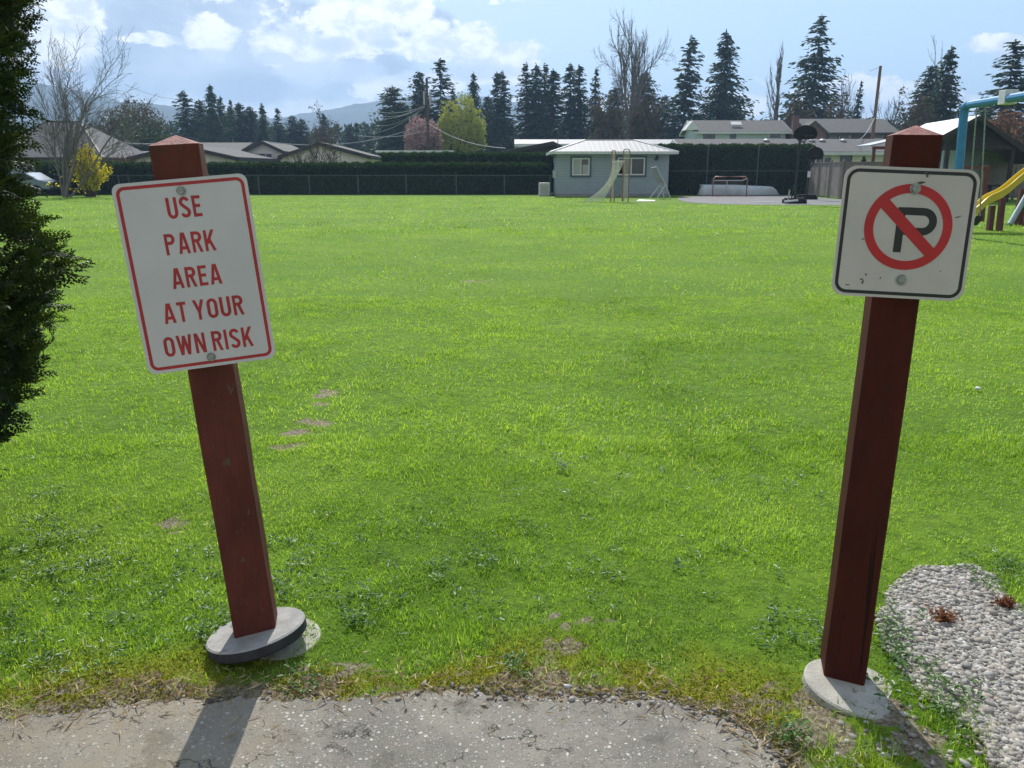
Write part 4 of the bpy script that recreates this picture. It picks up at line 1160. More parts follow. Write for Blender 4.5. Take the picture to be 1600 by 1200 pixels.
for s in (-1, 1):
    gb.bar((g0.x, 90.2, g0.z + 1.12), (g0.x + s * 1.6, 90.2, g0.z - .16), 2.2, .14)
gb.build('bay_roof', roof_grey, r11)
q = P(1243, 187, 92); mb = MB().box((q.x - .3, 91.7, 0), (q.x + .3, 92.3, q.z + .25)); mb.box((q.x - .36, 91.64, q.z + .25), (q.x + .36, 92.36, q.z + .38)); tag(mb.build('chimney', wall_brick), 'square red-brown chimney between the pale blue house and brick house', 'chimney')

# ------------------------------------------------------------------ court, fences, hedges
court = [G(x, y) for x, y in ((1058, 307.5), (1061, 313), (1075, 316.5), (1112, 319), (1180, 320.5), (1310, 321), (1420, 322), (1420, 314), (1310, 311.5), (1262, 308), (1232, 306), (1180, 305.5))]
tag(MB().prism([(p.x, p.y) for p in court], -.03, .012).build('court', mat('court_asphalt', (0.16, 0.155, 0.155), 0.8, 0.15, 1.5, bump=.3, bscale=60)), kind='structure')
c0_, c1_ = G(1176, 316.5), G(1211, 316.5)
tag(MB().box((c0_.x, c0_.y - .12, .014), (c1_.x, c0_.y + .12, .030)).build('base_plate', mat('white_board', (0.6, 0.6, 0.6), 0.6, 0.05)), 'flat white board lying on the court left of the hoops', 'board')

galv = mat('galvanised_pipe', (0.30, 0.31, 0.31), 0.45, 0.15, 10, metal=0.6)
galv_d = mat('dull_green_pipe', (0.10, 0.13, 0.12), 0.5, 0.15, 10, metal=0.3)


def chain_fence(label, pts, h, post_ts, pm, rail=True, cell=0.11, wire=0.004, rail_z=None):
    a, b_ = Vector(pts[0]), Vector(pts[1]); d = b_ - a; L = d.length; u = d.normalized()
    root = thing('chain_link_fence', label, 'fence', ((a + b_) / 2)[:2] + (0,) if False else ((a.x + b_.x) / 2, (a.y + b_.y) / 2, 0))
    for t in post_ts:
        p = a + u * t * L; MB().tube([(p.x, p.y, -.05), (p.x, p.y, h + .05)], .032, 8).build('post', pm, root)
    zr = rail_z or h
    MB().tube([a + Vector((0, 0, zr)), b_ + Vector((0, 0, zr))], .022, 6).build('rail', pm, root)
    Vs = []; n = int((L + h) / cell)
    s = np.array([u.x, u.y, 0]); nrm = np.array([-u.y, u.x, 0]); q = 0
    for sg in (0, 1):
        for i in range(n):
            x0 = i * cell - h; x1 = x0 + h; z0, z1 = 0.03, h
            if x0 < 0: z0 = -x0 + .03; x0 = 0
            if x1 > L: z1 = h - (x1 - L); x1 = L
            if z1 <= z0: continue
            if sg: x0, x1 = L - x0, L - x1
            A = np.array([a.x, a.y, z0]) + s * x0; B = np.array([a.x, a.y, z1]) + s * x1
            w = np.array([0, 0, wire * .7]) ; o3 = nrm * wire * (1 if sg else -1)
            Vs += [A - w + o3, A + w + o3, B + w + o3, B - w + o3]; q += 1
    np_mesh('mesh_panel', np.array(Vs), np.arange(4 * q).reshape(-1, 4), pm, root)
    return root


Yf = 52.0
fa, fb_ = P(150, 300, Yf), P(862, 300, Yf)
ts = [(P(x, 300, Yf).x - fa.x) / (fb_.x - fa.x) for x in (152, 188, 203, 252, 329, 405, 484, 560, 635, 713, 788, 860)]
chain_fence('low chain-link fence with a thin top rail in front of the left hedge', ((fa.x, Yf, 0), (fb_.x, Yf, 0)), 1.16, ts, galv_d)
q0, q1 = P(1046, 300, 50.8), P(1264, 300, 50.8)
ts = [(P(x, 300, 50.8).x - q0.x) / (q1.x - q0.x) for x in (1103, 1181)] + [1.0]
chain_fence('tall chain-link fence on slim pale poles in front of the right hedge', ((q0.x, 50.8, 0), (q1.x, 50.8, 0)), P(1100, 228, 50.8).z, ts, galv_d, rail_z=P(1100, 267, 50.8).z)

hedge_m = foliage('hedge_foliage', [(0.010, 0.026, 0.009), (0.020, 0.046, 0.012), (0.042, 0.08, 0.018), (0.10, 0.14, 0.028)], (1.4, 1.5, 0.7), 0.38, 0.6, 0.2)


def hedge(label, x0, x1, y0, y1, h, n, seed, leaf=0.075, col=0.75):
    rng = np.random.default_rng(seed); L = x1 - x0; D = y1 - y0
    root = thing('hedge', label, 'hedge', ((x0 + x1) / 2, (y0 + y1) / 2, 0))
    def top(x): return h * (1 + 0.05 * (fbm(x * 0.5, x * 0 + seed, seed) - .5)) + 0.10 * np.abs(np.sin(np.pi * x / col + 2 * fbm(x * .6, x * 0, seed + 3))) - .08
    A = np.array([L * h, L * D, D * h * 2, L * h * .3]); k = (n * A / A.sum()).astype(int)
    def bulge(x, z): return 0.12 * np.abs(np.sin(np.pi * x / col + 2 * fbm(x * .6, x * 0, seed + 3))) + 0.18 * (fbm(x * 2.5, z * 2.5, seed + 5) - .5)
    x = rng.uniform(x0, x1, k[0]); z = rng.uniform(0.02, 1, k[0]) * top(x); f = np.stack([x, y0 - bulge(x, z) + rng.uniform(0, .16, k[0]), z], 1)
    x = rng.uniform(x0, x1, k[1]); y = rng.uniform(y0, y1, k[1]); t_ = np.stack([x, y, top(x) - .12 * np.abs(2 * (y - y0) / D - 1) ** 3 + rng.uniform(-.10, .10, k[1])], 1)
    m_ = k[2]; x = np.where(rng.random(m_) < .5, x0, x1) + rng.normal(0, .08, m_); y = rng.uniform(y0, y1, m_); s = np.stack([x, y, rng.uniform(0, h, m_)], 1)
    x = rng.uniform(x0, x1, k[3]); bk = np.stack([x, y1 + rng.normal(0, .05, k[3]), rng.uniform(0, 1, k[3]) * top(x)], 1)
    C_ = np.concatenate([f, t_, s, bk]); ax = np.tile([0, 0, 1.0], (len(C_), 1))
    V, K = leaf_quads(C_, leaf * rng.uniform(.6, 1.5, len(C_)), .42, rng, ax, .8)
    tint = np.clip(rng.normal(.33, .18, len(C_)) + .35 * (fbm(C_[:, 0] * 1.3, C_[:, 2] * 1.3, seed + 8) - .5), 0, 1)
    nV = len(V); i_ = .16
    core = np.array([(X_, Y_, Z_) for Z_ in (0, h - .2) for (X_, Y_) in ((x0 + i_, y0 + i_), (x1 - i_, y0 + i_), (x1 - i_, y1 - i_), (x0 + i_, y1 - i_))])
    ck = np.array([(4, 5, 6, 7), (0, 1, 5, 4), (1, 2, 6, 5), (2, 3, 7, 6), (3, 0, 4, 7)]) + nV
    np_mesh('foliage', np.concatenate([V, core]), np.concatenate([K, ck]), hedge_m, root, tint=np.concatenate([np.repeat(tint, 4), np.zeros(8)]))
    return root


Yh = 52.6
hedge('long clipped dark green hedge along the left side of the field', P(60, 300, Yh).x, P(866, 300, Yh).x, Yh, Yh + 1.3, P(600, 256.0, Yh).z, 52000, 3)
hedge('taller clipped hedge rising behind the long left hedge', P(599, 300, 57).x, P(868, 300, 57).x, 57, 58.2, P(700, 239.5, 57).z, 22000, 5)
hedge('tall dark clipped hedge between the hut and the wooden fence', P(1030, 300, 51.6).x, P(1266, 300, 51.6).x, 51.6, 53.0, P(1100, 227.5, 51.6).z, 40000, 8)

fence_m = stripes('weathered_fence_boards', (0.235, 0.205, 0.18), 0, 0.14, 0.6, 0.85, dark=0.55, var=.18, width=.12)
fpost_m = mat('weathered_fence_post', (0.21, 0.175, 0.15), 0.85, 0.2, 6)
fA, fB = P(1262, 300, 50.5), P(1313, 305, 44.5); fC = Vector((fB.x + 17, 42.6, 0)); fA.z = fB.z = 0
wf = thing('wooden_fence', 'weathered grey-brown board fence with post caps behind the no parking sign', 'fence', (fB.x, fB.y, 0))


def board_run(a, b_, h, nseg):
    for k in range(nseg):
        p, q = a.lerp(b_, k / nseg), a.lerp(b_, (k + 1) / nseg)
        MB().tube([p + Vector((0, 0, -.05)), p + Vector((0, 0, h + .10)), p + Vector((0, 0, h + .101)), p + Vector((0, 0, h + .18))], [.085, .085, .10, .02], 4).build('post', fpost_m, wf)
        d = (q - p).normalized(); e0, e1 = p + d * .09, q - d * .09
        MB().bar(e0 + Vector((0, 0, h / 2 + .04)), e1 + Vector((0, 0, h / 2 + .04)), .03, h - .08).build('board_panel', fence_m, wf)
        MB().bar(e0 + Vector((0, 0, h + .025)), e1 + Vector((0, 0, h + .025)), .11, .045).build('cap_rail', fpost_m, wf)
        nn_ = Vector((d.y, -d.x, 0)) * (.035 if d.y < 0 or True else 0)
        if nn_.y > 0: nn_ = -nn_
        for zz in (.22, h - .16): MB().bar(e0 + nn_ + Vector((0, 0, zz)), e1 + nn_ + Vector((0, 0, zz)), .04, .09).build('rail', fpost_m, wf)


board_run(fA, fB, 1.85, 3); board_run(fB, fC, 1.85, 8)

# ------------------------------------------------------------------ things on the far side of the field
pipe_red = mat('faded_red_pipe', (0.30, 0.15, 0.115), 0.55, 0.25, 8)
pipe_white = mat('chipped_white_pipe', (0.52, 0.48, 0.43), 0.5, 0.2, 8)
net_m = mat('pale_net_cord', (0.80, 0.78, 0.70), 0.8, 0.1, 8)
net_grey = mat('grey_net_cord', (0.30, 0.29, 0.27), 0.8, 0.1, 8)


def net_grid(name, fn, nu, nv, w, m_, parent, tint=None):
    """woven net of thin flat cords over a curved patch fn(u,v)"""
    Vs = []; q = 0
    def strip(pts):
        nonlocal q
        for A, B in zip(pts[:-1], pts[1:]):
            A, B = np.array(A), np.array(B); d = B - A; view = np.array([0, 1, .05]); s = np.cross(d, view); s = s / (np.linalg.norm(s) + 1e-9) * w / 2
            t_ = np.cross(d, s); t_ = t_ / (np.linalg.norm(t_) + 1e-9) * w / 2
            Vs.extend([A - s, A + s, B + s, B - s, A - t_, A + t_, B + t_, B - t_]); q += 2
    for i in range(nu + 1): strip([fn(i / nu, v) for v in np.linspace(0, 1, 9)])
    for j in range(nv + 1): strip([fn(u, j / nv) for u in np.linspace(0, 1, 9)])
    return np_mesh(name, np.array(Vs), np.arange(4 * q).reshape(-1, 4), m_, parent)


# hockey net
h0, h1 = P(1113, 307, 48.2), P(1166, 307, 48.2); zt = P(1140, 276, 48.2).z
hn = thing('hockey_net', 'small street hockey net with a faded red frame in front of the upturned boat', 'hockey net', ((h0.x + h1.x) / 2, 48.2, 0))
MB().tube([(h0.x, 48.2, 0), (h0.x, 48.2, zt - .12), (h0.x + .12, 48.2, zt), (h1.x - .12, 48.2, zt), (h1.x, 48.2, zt - .12), (h1.x, 48.2, 0)], .035, 8).build('goal_frame', pipe_red, hn, smooth=True)
MB().tube([(h0.x, 48.2, .03), (h0.x + .1, 49.0, .03), (h1.x - .1, 49.0, .03), (h1.x, 48.2, .03)], .03, 6).build('base_bar', pipe_red, hn)
mb = MB(); xm = (h0.x + h1.x) / 2; mb.tube([(xm - .06, 49.0, .03), (xm, 48.85, zt - .25)], .025, 6); mb.tube([(h0.x + .15, 48.75, zt - .22), (h1.x - .15, 48.75, zt - .22)], .03, 6); mb.tube([(h0.x, 48.2, zt - .1), (h0.x + .15, 48.75, zt - .22)], .025, 6); mb.tube([(h1.x, 48.2, zt - .1), (h1.x - .15, 48.75, zt - .22)], .025, 6)
mb.build('rear_stay', pipe_white, hn)
net_grid('netting', lambda u, v: (h0.x + .1 * v * (1 - u) * 1.2 + u * (h1.x - h0.x) - .1 * v * u, 48.75 + .25 * v, (zt - .22) * (1 - v) + .03), 22, 12, .006, net_grey, hn)

# upturned boat
bA, bB = P(1091, 307, 49.6), P(1219, 307, 49.6); bl = bB.x - bA.x
boat_m = mat('pale_grey_hull', (0.46, 0.50, 0.50), 0.45, 0.1, 3, spot=(0.36, 0.36, 0.34), spot_scale=5)
boat = thing('boat', 'pale grey boat turned upside down against the right hedge', 'boat', ((bA.x + bB.x) / 2, 49.8, 0))
rings = 22; seg = 14; vs = []; fs = []
for i in range(rings + 1):
    t_ = i / rings; x = bA.x + bl * t_
    hh = 0.60 * min(1, (t_ / .05) ** .6) * (1 - .20 * t_ ** 2) * min(1, ((1.001 - t_) / .10) ** .55) + .02
    ww = 0.55 * min(1, (t_ / .04) ** .5) * min(1, ((1.001 - t_) / .35) ** .7) + .02
    for k in range(seg + 1):
        a = math.pi * k / seg
        cx_ = math.copysign(abs(math.cos(a)) ** .7, math.cos(a)); sy_ = abs(math.sin(a)) ** .75
        vs.append((x, 49.8 + ww * cx_, hh * sy_ + .02))
for i in range(rings):
    for k in range(seg): fs.append((i * (seg + 1) + k, i * (seg + 1) + k + 1, (i + 1) * (seg + 1) + k + 1, (i + 1) * (seg + 1) + k))
fs += [tuple(range(seg, -1, -1)), tuple(range(rings * (seg + 1), (rings + 1) * (seg + 1)))]
MB().add(vs, fs).build('hull', boat_m, boat, smooth=True)
mb = MB(); lst = [(bA.x + bl * i / 20, 49.8 - .57 * min(1, (i / 20 / .04) ** .5 if i else .1) * min(1, ((1.001 - i / 20) / .35) ** .7) - .01, .06) for i in range(21)]
mb.tube(lst, .03, 6).build('gunwale', mat('dull_grey_rubber', (0.22, 0.24, 0.25), .6, .1), boat)
MB().tube([(bA.x + .1, 49.8, .63), (bA.x + bl * .5, 49.8, .615), (bB.x - .55, 49.8, .49)], .025, 6).build('keel', boat_m, boat)

# portable basketball hoops
hoop_blk = mat('black_hoop_plastic', (0.012, 0.012, 0.014), 0.55, 0.2, 6, spec=0.2)
pole_blk = mat('black_hoop_pole', (0.018, 0.018, 0.02), 0.4, 0.2, 6)


def hoop(label, px, Y, top, bot, bw, base_y, strip):
    q = P(px, base_y, Y); x = q.x; zt = P(px, top, Y - .6).z; zb = P(px, bot, Y - .6).z; zc = (zt + zb) / 2; hh = zt - zb
    half = (P(px + bw / 2, top, Y - .6).x - P(px, top, Y - .6).x)
    root = thing('basketball_hoop', label, 'basketball hoop', (x, Y, 0), 'portable basketball hoops')
    # fan-shaped backboard
    poly = [(half * .98 * math.cos(R(a)), hh * (-.16 + .66 * math.sin(R(a)) ** .9)) for a in range(0, 181, 9)]
    poly = [(half * .62, -hh * .5), (half * .9, -hh * .36), (half, -hh * .17)] + poly[1:-1] + [(-half, -hh * .17), (-half * .9, -hh * .36), (-half * .62, -hh * .5)]
    Mx = Matrix(((1, 0, 0, x), (0, 0, -1, Y - .6), (0, 1, 0, zc), (0, 0, 0, 1)))
    MB(Mx).prism(poly, -.02, .02).build('backboard', hoop_blk, root)
    mb = MB(); rc = Vector((x, Y - .6 - .30, zb + .16))
    mb.tube([rc + Vector((.225 * math.cos(R(a)), .225 * math.sin(R(a)), 0)) for a in range(0, 361, 15)], .010, 6, cap=False); mb.bar(rc + Vector((0, .2, 0)), rc + Vector((0, .28, 0)), .10, .08)
    mb.build('rim', pole_blk, root)
    mb = MB()
    for s in (-.09, .09):
        mb.bar((x + s, Y - .57, zc + .12), (x + s, Y + .12, zc - .32), .035); mb.bar((x + s, Y - .57, zc - .22), (x + s, Y + .12, zc - .72), .035)
    mb.build('arm', pole_blk, root)
    MB().tube([(x, Y + .1, .1), (x, Y + .06, zc - .25)], .055, 10).build('pole', pole_blk, root)
    MB().bar((x, Y + .55, .22), (x, Y + .09, 1.0), .05).build('brace', pole_blk, root)
    mb = MB(); mb.prism(rrect(1.05, .75, .2), .0, .22); b1 = MB(Matrix.Translation((x + .05, Y + .25, .02)))
    b1.prism(rrect(1.0, .75, .2), 0, .17); b1.prism(rrect(.86, .6, .18), .171, .23); b1.build('base_tank', hoop_blk, root)
    for s in (-.36, .36):
        w = MB(); w.tube([(x + .05 + s, Y - .16, .09), (x + .05 + s + .05, Y - .16, .09)], .08, 12); w.build('wheel', pole_blk, root)
    if strip:
        MB().bar((x - .62, Y - .45, .12), (x - .02, Y - .40, .17), .12, .07).build('label_strip', fascia_w, root)
        MB().bar((x - .36, Y - .1, .05), (x - .32, Y - .1, .62), .06, .05).build('roller_handle', net_grey, root)
    else:
        MB().cbox((x, Y + .01, 1.27), (.14, .06, .30)).build('height_plate', fascia_w, root)
    return root


hoop('taller black portable basketball hoop with a fan backboard beside the court', 1242, 38.2, 195.5, 218, 38, 319, True)
hoop('shorter black portable basketball hoop standing behind the taller one', 1261, 43.5, 229.5, 249, 27, 311, False)

# training goal seen edge on, with a net trailing over the grass
Yg = 40.3
lx0, lx1, rx0, rx1 = (P(p_, 300, Yg).x for p_ in (954.5, 960, 972.5, 982))
ztl, ztr, zcb = P(957, 235, Yg).z, P(977, 233, Yg).z, P(965, 252.5, Yg).z
tg = thing('training_goal', 'rusty narrow training goal with a pale net trailing over the grass before the hut', 'goal', ((lx0 + rx1) / 2, Yg, 0))
for (a, b_, zt) in ((lx0, lx1, ztl), (rx0, rx1, ztr)):
    w = (b_ - a)
    MB().tube([(a, Yg, 0), (a, Yg, zt - .06), (a + w * .2, Yg, zt), (b_ - w * .2, Yg, zt), (b_, Yg, zt - .06), (b_, Yg, 0)], .026, 7).build('upright_hoop', pipe_red, tg)
    net_grid('side_net', lambda u, v: (a + (b_ - a) * u, Yg + .01, zt - .04 - (zt - .1) * v), 5, 40, .010, net_m, tg)
MB().tube([(lx0, Yg - .04, zcb), (rx0 + .05, Yg - .04, zcb)], .035, 8).build('crossbar', pipe_white, tg)
end = P(909, 316, Yg)
MB().tube([(rx0 + .06, Yg + .04, 0.05), (rx0 + .06, Yg + .04, zcb)], .03, 8).build('stake', pipe_red, tg)


def sweep(u, v):
    # outer edge curves down to the far left; inner edge drops nearer the posts
    x0, x1 = lx0 + .02, rx0 + .02
    ox = x0 + (end.x - x0) * v ** 2.6; ix = x1 + (lx1 - .55 - x1) * v ** 1.15
    z = zcb * (1 - v) + .02 + .10 * u * v * (1 - v)
    return (ox + (ix - ox) * u, Yg - .06 - .35 * v * (1 - u) + .05 * math.sin(u * 9) * v, z)


net_grid('trailing_net', sweep, 24, 30, .011, net_m, tg)

# aluminium rebounder frame
Yr = 44.5
T0, T1 = P(1026, 261, Yr), P(1048, 309, Yr)
rb_ = thing('rebounder', 'leaning aluminium rebounder frame beside the right corner of the hut', 'rebound net', ((T0.x + T1.x) / 2, Yr, 0))
alu2 = mat('brushed_aluminium', (0.50, 0.52, 0.54), 0.4, 0.1, 8, metal=0.5)
jn = P(1040, 288, Yr)
mb = MB(); mb.tube([T0, jn, (T1.x, Yr, 0)], .03, 7); mb.tube([T0 + Vector((-.12, .9, -.05)), jn + Vector((-.10, .9, 0)), (T1.x - .18, Yr + .9, 0)], .03, 7); mb.tube([T0, T0 + Vector((-.12, .9, -.05))], .03, 7); mb.tube([jn, jn + Vector((-.10, .9, 0))], .025, 7)
mb.build('main_frame', alu2, rb_)
mb = MB(); f1 = P(1026, 309, Yr); mb.tube([jn, (f1.x, Yr, 0)], .028, 7); mb.tube([jn + Vector((-.1, .9, 0)), (f1.x - .22, Yr + .9, 0)], .028, 7); mb.build('leg', alu2, rb_)
net_grid('netting', lambda u, v: tuple(T0.lerp(jn, v) + Vector((-.11 * u - .12 * math.sin(v * 3.1), .9 * u, -.04 * u))), 12, 14, .012, net_grey, rb_)
q = P(1010, 314, 41)
tag(MB().add([(q.x - .5, 41, .02), (q.x + .4, 40.8, .03), (q.x + .45, 41.3, .06), (q.x - .3, 41.4, .10), (q.x - .5, 41, .0), (q.x + .4, 40.8, .0), (q.x + .45, 41.3, .0), (q.x - .3, 41.4, .0)], [(0, 1, 2, 3), (7, 6, 5, 4), (0, 4, 5, 1), (1, 5, 6, 2), (2, 6, 7, 3), (3, 7, 4, 0)]).build('folded_net', net_m), 'small pale folded net on the grass between goal and rebounder', 'net')

# ------------------------------------------------------------------ playground at the right
blue_p = mat('sky_blue_pipe_paint', (0.035, 0.20, 0.42), 0.4, 0.12, 6, spot=(0.10, 0.25, 0.38), spot_scale=9)
chain_m = mat('green_coated_chain', (0.24, 0.30, 0.27), 0.5, 0.15, 20, metal=0.3)
B0 = P(1507, 165, 19.5); B1 = P(1600, 150, 17.0); zb = (B0.z + B1.z) / 2
dirb = Vector((B1.x - B0.x, B1.y - B0.y, 0)).normalized(); B0.z = zb
E1 = B0 + dirb * 5.2
sw = thing('swing_set', 'sky-blue swing frame with chains rising behind the no parking sign', 'swing', (B0.x, B0.y, 0))
f0 = Vector((P(1490, 364, 19.5).x, 19.5, 0))
MB().tube([f0, f0.lerp(B0, .93), B0 + Vector((0, 0, -.03)) + dirb * .03, B0 + dirb * .2], [.095, .095, .10, .095], 10).build('leg', blue_p, sw, smooth=False)
fr_ = E1 + Vector((.3, -.2, 0)); fr_.z = 0
MB().tube([E1 - dirb * .2, E1 + Vector((0, 0, -.05)), fr_], .095, 10).build('leg', blue_p, sw)
MB().tube([B0 + dirb * .201, E1 - dirb * .201], .085, 10).build('beam', blue_p, sw)
qb = P(1575, 152, 17.7)
MB(Matrix.Translation(qb) @ Matrix.Rotation(math.atan2(dirb.y, dirb.x), 4, 'Z')).box((-.14, -.13, -.14), (.14, .13, .14)).build('beam_sign', mat('white_sign_box', (0.62, 0.62, 0.64), 0.5, 0.12, 8), sw, bevel=.012)


def chain(a, b_, root):
    a, b_ = Vector(a), Vector(b_); n = int((b_ - a).length / .05); mb = MB()
    for i in range(n):
        p, q = a.lerp(b_, i / n), a.lerp(b_, (i + 1.25) / n)
        mb.bar(p, q, .032 if i % 2 else .010, .010 if i % 2 else .032)
    return mb.build('chain', chain_m, root)


def beam_pt(px):
    best = min((abs((800 + F * (p.x) / (p.y * math.cos(PITCH) - (p.z - EYE) * math.sin(PITCH))) - px), i) for i, p in ((i, B0 + dirb * i * .02) for i in range(250)))[1]
    return B0 + dirb * best * .02


c1, c2 = beam_pt(1527), beam_pt(1541)
s1, s2 = P(1513, 335, c1.y), P(1531, 337, c2.y)
chain(c1 - Vector((0, 0, .06)), s1, sw); chain(c2 - Vector((0, 0, .06)), s2, sw)
mb = MB()
for i in range(8):
    t0, t1 = i / 8, (i + 1) / 8
    p, q = s1.lerp(s2, t0), s1.lerp(s2, t1); p.z -= .22 * math.sin(math.pi * t0); q.z -= .22 * math.sin(math.pi * t1); mb.bar(p, q, .16, .018)
mb.build('swing_seat', mat('black_rubber_seat', (0.02, 0.022, 0.02), 0.6, 0.1), sw)

timber = mat('red_brown_timber', (0.135, 0.040, 0.030), 0.7, 0.25, 5, stretch=(4, 4, 1))
yel = mat('yellow_slide_plastic', (0.62, 0.46, 0.010), 0.32, 0.05, 5, spec=.5)
pl = thing('play_structure', 'red-brown timber play frame carrying a wavy yellow slide', 'playground frame', (P(1555, 358, 21.6).x, 21.6, 0))
# slide: wavy trough from the tower (out of frame at right) down to the left
path = [(1500, 345), (1524, 327), (1541, 312.5), (1558, 304.5), (1571, 296), (1585, 284), (1600, 272), (1625, 254), (1650, 240)]
cent = [P(x, y, 20.6 + .1 * i) for i, (x, y) in enumerate(path)]
fine_c = []
for i in range(len(cent) - 1):
    p0, p1, p2, p3 = cent[max(i - 1, 0)], cent[i], cent[i + 1], cent[min(i + 2, len(cent) - 1)]
    for k in range(6):
        t_ = k / 6; fine_c.append(.5 * ((2 * p1) + (p2 - p0) * t_ + (2 * p0 - 5 * p1 + 4 * p2 - p3) * t_ ** 2 + (3 * p1 - p0 - 3 * p2 + p3) * t_ ** 3))
fine_c.append(cent[-1])
prof = [(-.27, -.03), (-.27, .16), (-.23, .18), (-.20, .16), (-.19, .03), (-.10, .0), (.10, .0), (.19, .03), (.20, .16), (.23, .18), (.27, .16), (.27, -.03), (.1, -.045), (-.1, -.045)]
vs = []; fs = []; m_ = len(prof)
for p in fine_c:
    for (u, z) in prof: vs.append((p.x + u * .25, p.y + u * .97, p.z + z - .06))
for i in range(len(fine_c) - 1):
    for k in range(m_): fs.append((i * m_ + k, i * m_ + (k + 1) % m_, (i + 1) * m_ + (k + 1) % m_, (i + 1) * m_ + k))
fs += [tuple(range(m_)), tuple(range((len(fine_c) - 1) * m_, len(fine_c) * m_))[::-1]]
MB().add(vs, fs).build('slide', yel, pl, smooth=False)
for (xb, yb, xt, yt, Y_) in ((1546, 359, 1551, 318, 21.3), (1561, 360, 1567, 306, 21.2)):
    a, b_ = P(xb, yb, Y_), P(xt, yt, Y_); a.z = 0; b_.z -= .05; MB().bar(a, b_, .12).build('leg', timber, pl)
a, b_ = P(1536, 320, 25), P(1541, 258, 25); a.z = 0; MB().bar(a, b_, .14).build('leg', timber, pl)
MB().bar(P(1505, 261.5, 25), P(1545, 262.5, 25), .08, .08).build('cross_bar', timber, pl)
tw = MB(); X0, X1 = P(1640, 300, 22).x, P(1700, 300, 22).x
for x in (X0, X1):
    for y in (21.2, 22.8): MB().bar((x, y, 0), (x, y, 2.6), .12).build('leg', timber, pl)
MB().box((X0 - .06, 21.1, 1.68), (X1 + .06, 22.9, 1.78)).build('platform', timber, pl)
a, b_ = P(1578, 349, 23), P(1606, 302, 23.4); a.z = .04
MB().tube([a, b_, b_ + (b_ - a) * 1.6], .075, 8).build('support_tube', mat('pale_teal_paint', (0.32, 0.45, 0.47), 0.5, 0.1), pl)
a, b_ = P(1592, 348, 23.6), P(1599, 318, 23.6); a.z = 0; b_.z += .4; MB().bar(a, b_, .3, .12).build('side_board', timber, pl)

# open shelter with a metal roof
sh = thing('picnic_shelter', 'open timber shelter with a pale metal gable roof behind the blue swing frame', 'shelter', (21.8, 43.5, 0))
dirr = Vector((1.2, 8, 0)).normalized(); Lr = 7.6
pk0 = P(1531, 182, 40); le0 = P(1474, 212.5, 40); re0 = pk0 + Vector((3.4, 0.35, -2.05))
dk = mat('dark_stained_timber', (0.030, 0.022, 0.018), 0.8, 0.3, 5)
mb = MB()
for e in (le0, re0):
    o_ = dirr * Lr; t_ = Vector((0, 0, .07)); mb.add([pk0, e, e + t_, pk0 + t_, pk0 + o_, e + o_, e + o_ + t_, pk0 + o_ + t_], [(0, 1, 2, 3), (7, 6, 5, 4), (1, 5, 6, 2), (3, 2, 6, 7), (0, 4, 5, 1)])
mb.build('roof', metal_shed, sh)
mb = MB()
for e in (le0, re0):
    o_ = dirr * (Lr - .1); q_ = dirr * .05; t_ = Vector((0, 0, -.05)); d_ = Vector((0, 0, -.012)); k_ = lambda p: p + d_
    mb.add([k_(pk0 + q_), k_(e + q_), k_(e + q_ + t_), k_(pk0 + q_ + t_), k_(pk0 + o_), k_(e + o_), k_(e + o_ + t_), k_(pk0 + o_ + t_)], [(0, 1, 2, 3), (7, 6, 5, 4), (1, 5, 6, 2), (3, 2, 6, 7), (0, 4, 5, 1)])
mb.build('added_ceiling', dk, sh)  # dark board added so the metal underside does not mirror the sunlit grass
mb = MB()
for e in (le0, re0): mb.bar(pk0 - dirr * .04 + Vector((0, 0, -.06)), e - dirr * .04 + Vector((0, 0, -.06)), .05, .2)
mb.build('barge_board', dk, sh)
zbm = P(1500, 230, 40.3).z
xl, xr = P(1477, 232, 40.3).x, P(1588, 232, 40.3).x + .25
MB().bar((xl, 40.35, zbm), (xr + .4, 40.35, zbm), .14, .2).build('tie_beam', dk, sh)
mb = MB(); zq = zbm + .1
mb.add([(xl + .1, 40.42, zq), (xr + .3, 40.42, zq), (pk0.x, 40.42, pk0.z - .12)], [(0, 1, 2)]); mb.add([(xl + .1, 40.5, zq), (xr + .3, 40.5, zq), (pk0.x, 40.5, pk0.z - .12)], [(2, 1, 0)])
mb.build('gable_panel', dk, sh)
for (x, y) in ((xl + .15, 40.35), (P(1583, 240, 40.3).x, 40.35), (xl + 1.1, 46.9), (P(1583, 240, 40.3).x + 1.0, 46.9)):
    MB().bar((x, y, 0), (x, y, zbm - .10), .16).build('post', dk, sh)
a, b_ = P(1473, 240, 42).x, P(1497, 240, 42).x
MB().box((a, 42, 0), (b_ + .05, 42.08, zbm - .1)).build('screen_wall', wall_pale, sh)
a, b_ = P(1508, 240, 42).x, P(1534, 240, 42).x
MB().box((a, 42, 0), (b_, 42.08, zbm + .05)).build('screen_wall', stripes('corrugated_grey_sheet', (0.17, 0.19, 0.20), 0, .12, 1, .5, .4, var=.05, width=.3), sh)
a, b_ = P(1548, 300, 41).x, P(1582, 300, 41).x
MB().box((a, 41.2, .72), (b_, 42.0, .78)).box((a + .1, 41.3, 0), (a + .2, 41.9, .72)).box((b_ - .2, 41.3, 0), (b_ - .1, 41.9, .72)).build('work_bench', dk, sh)
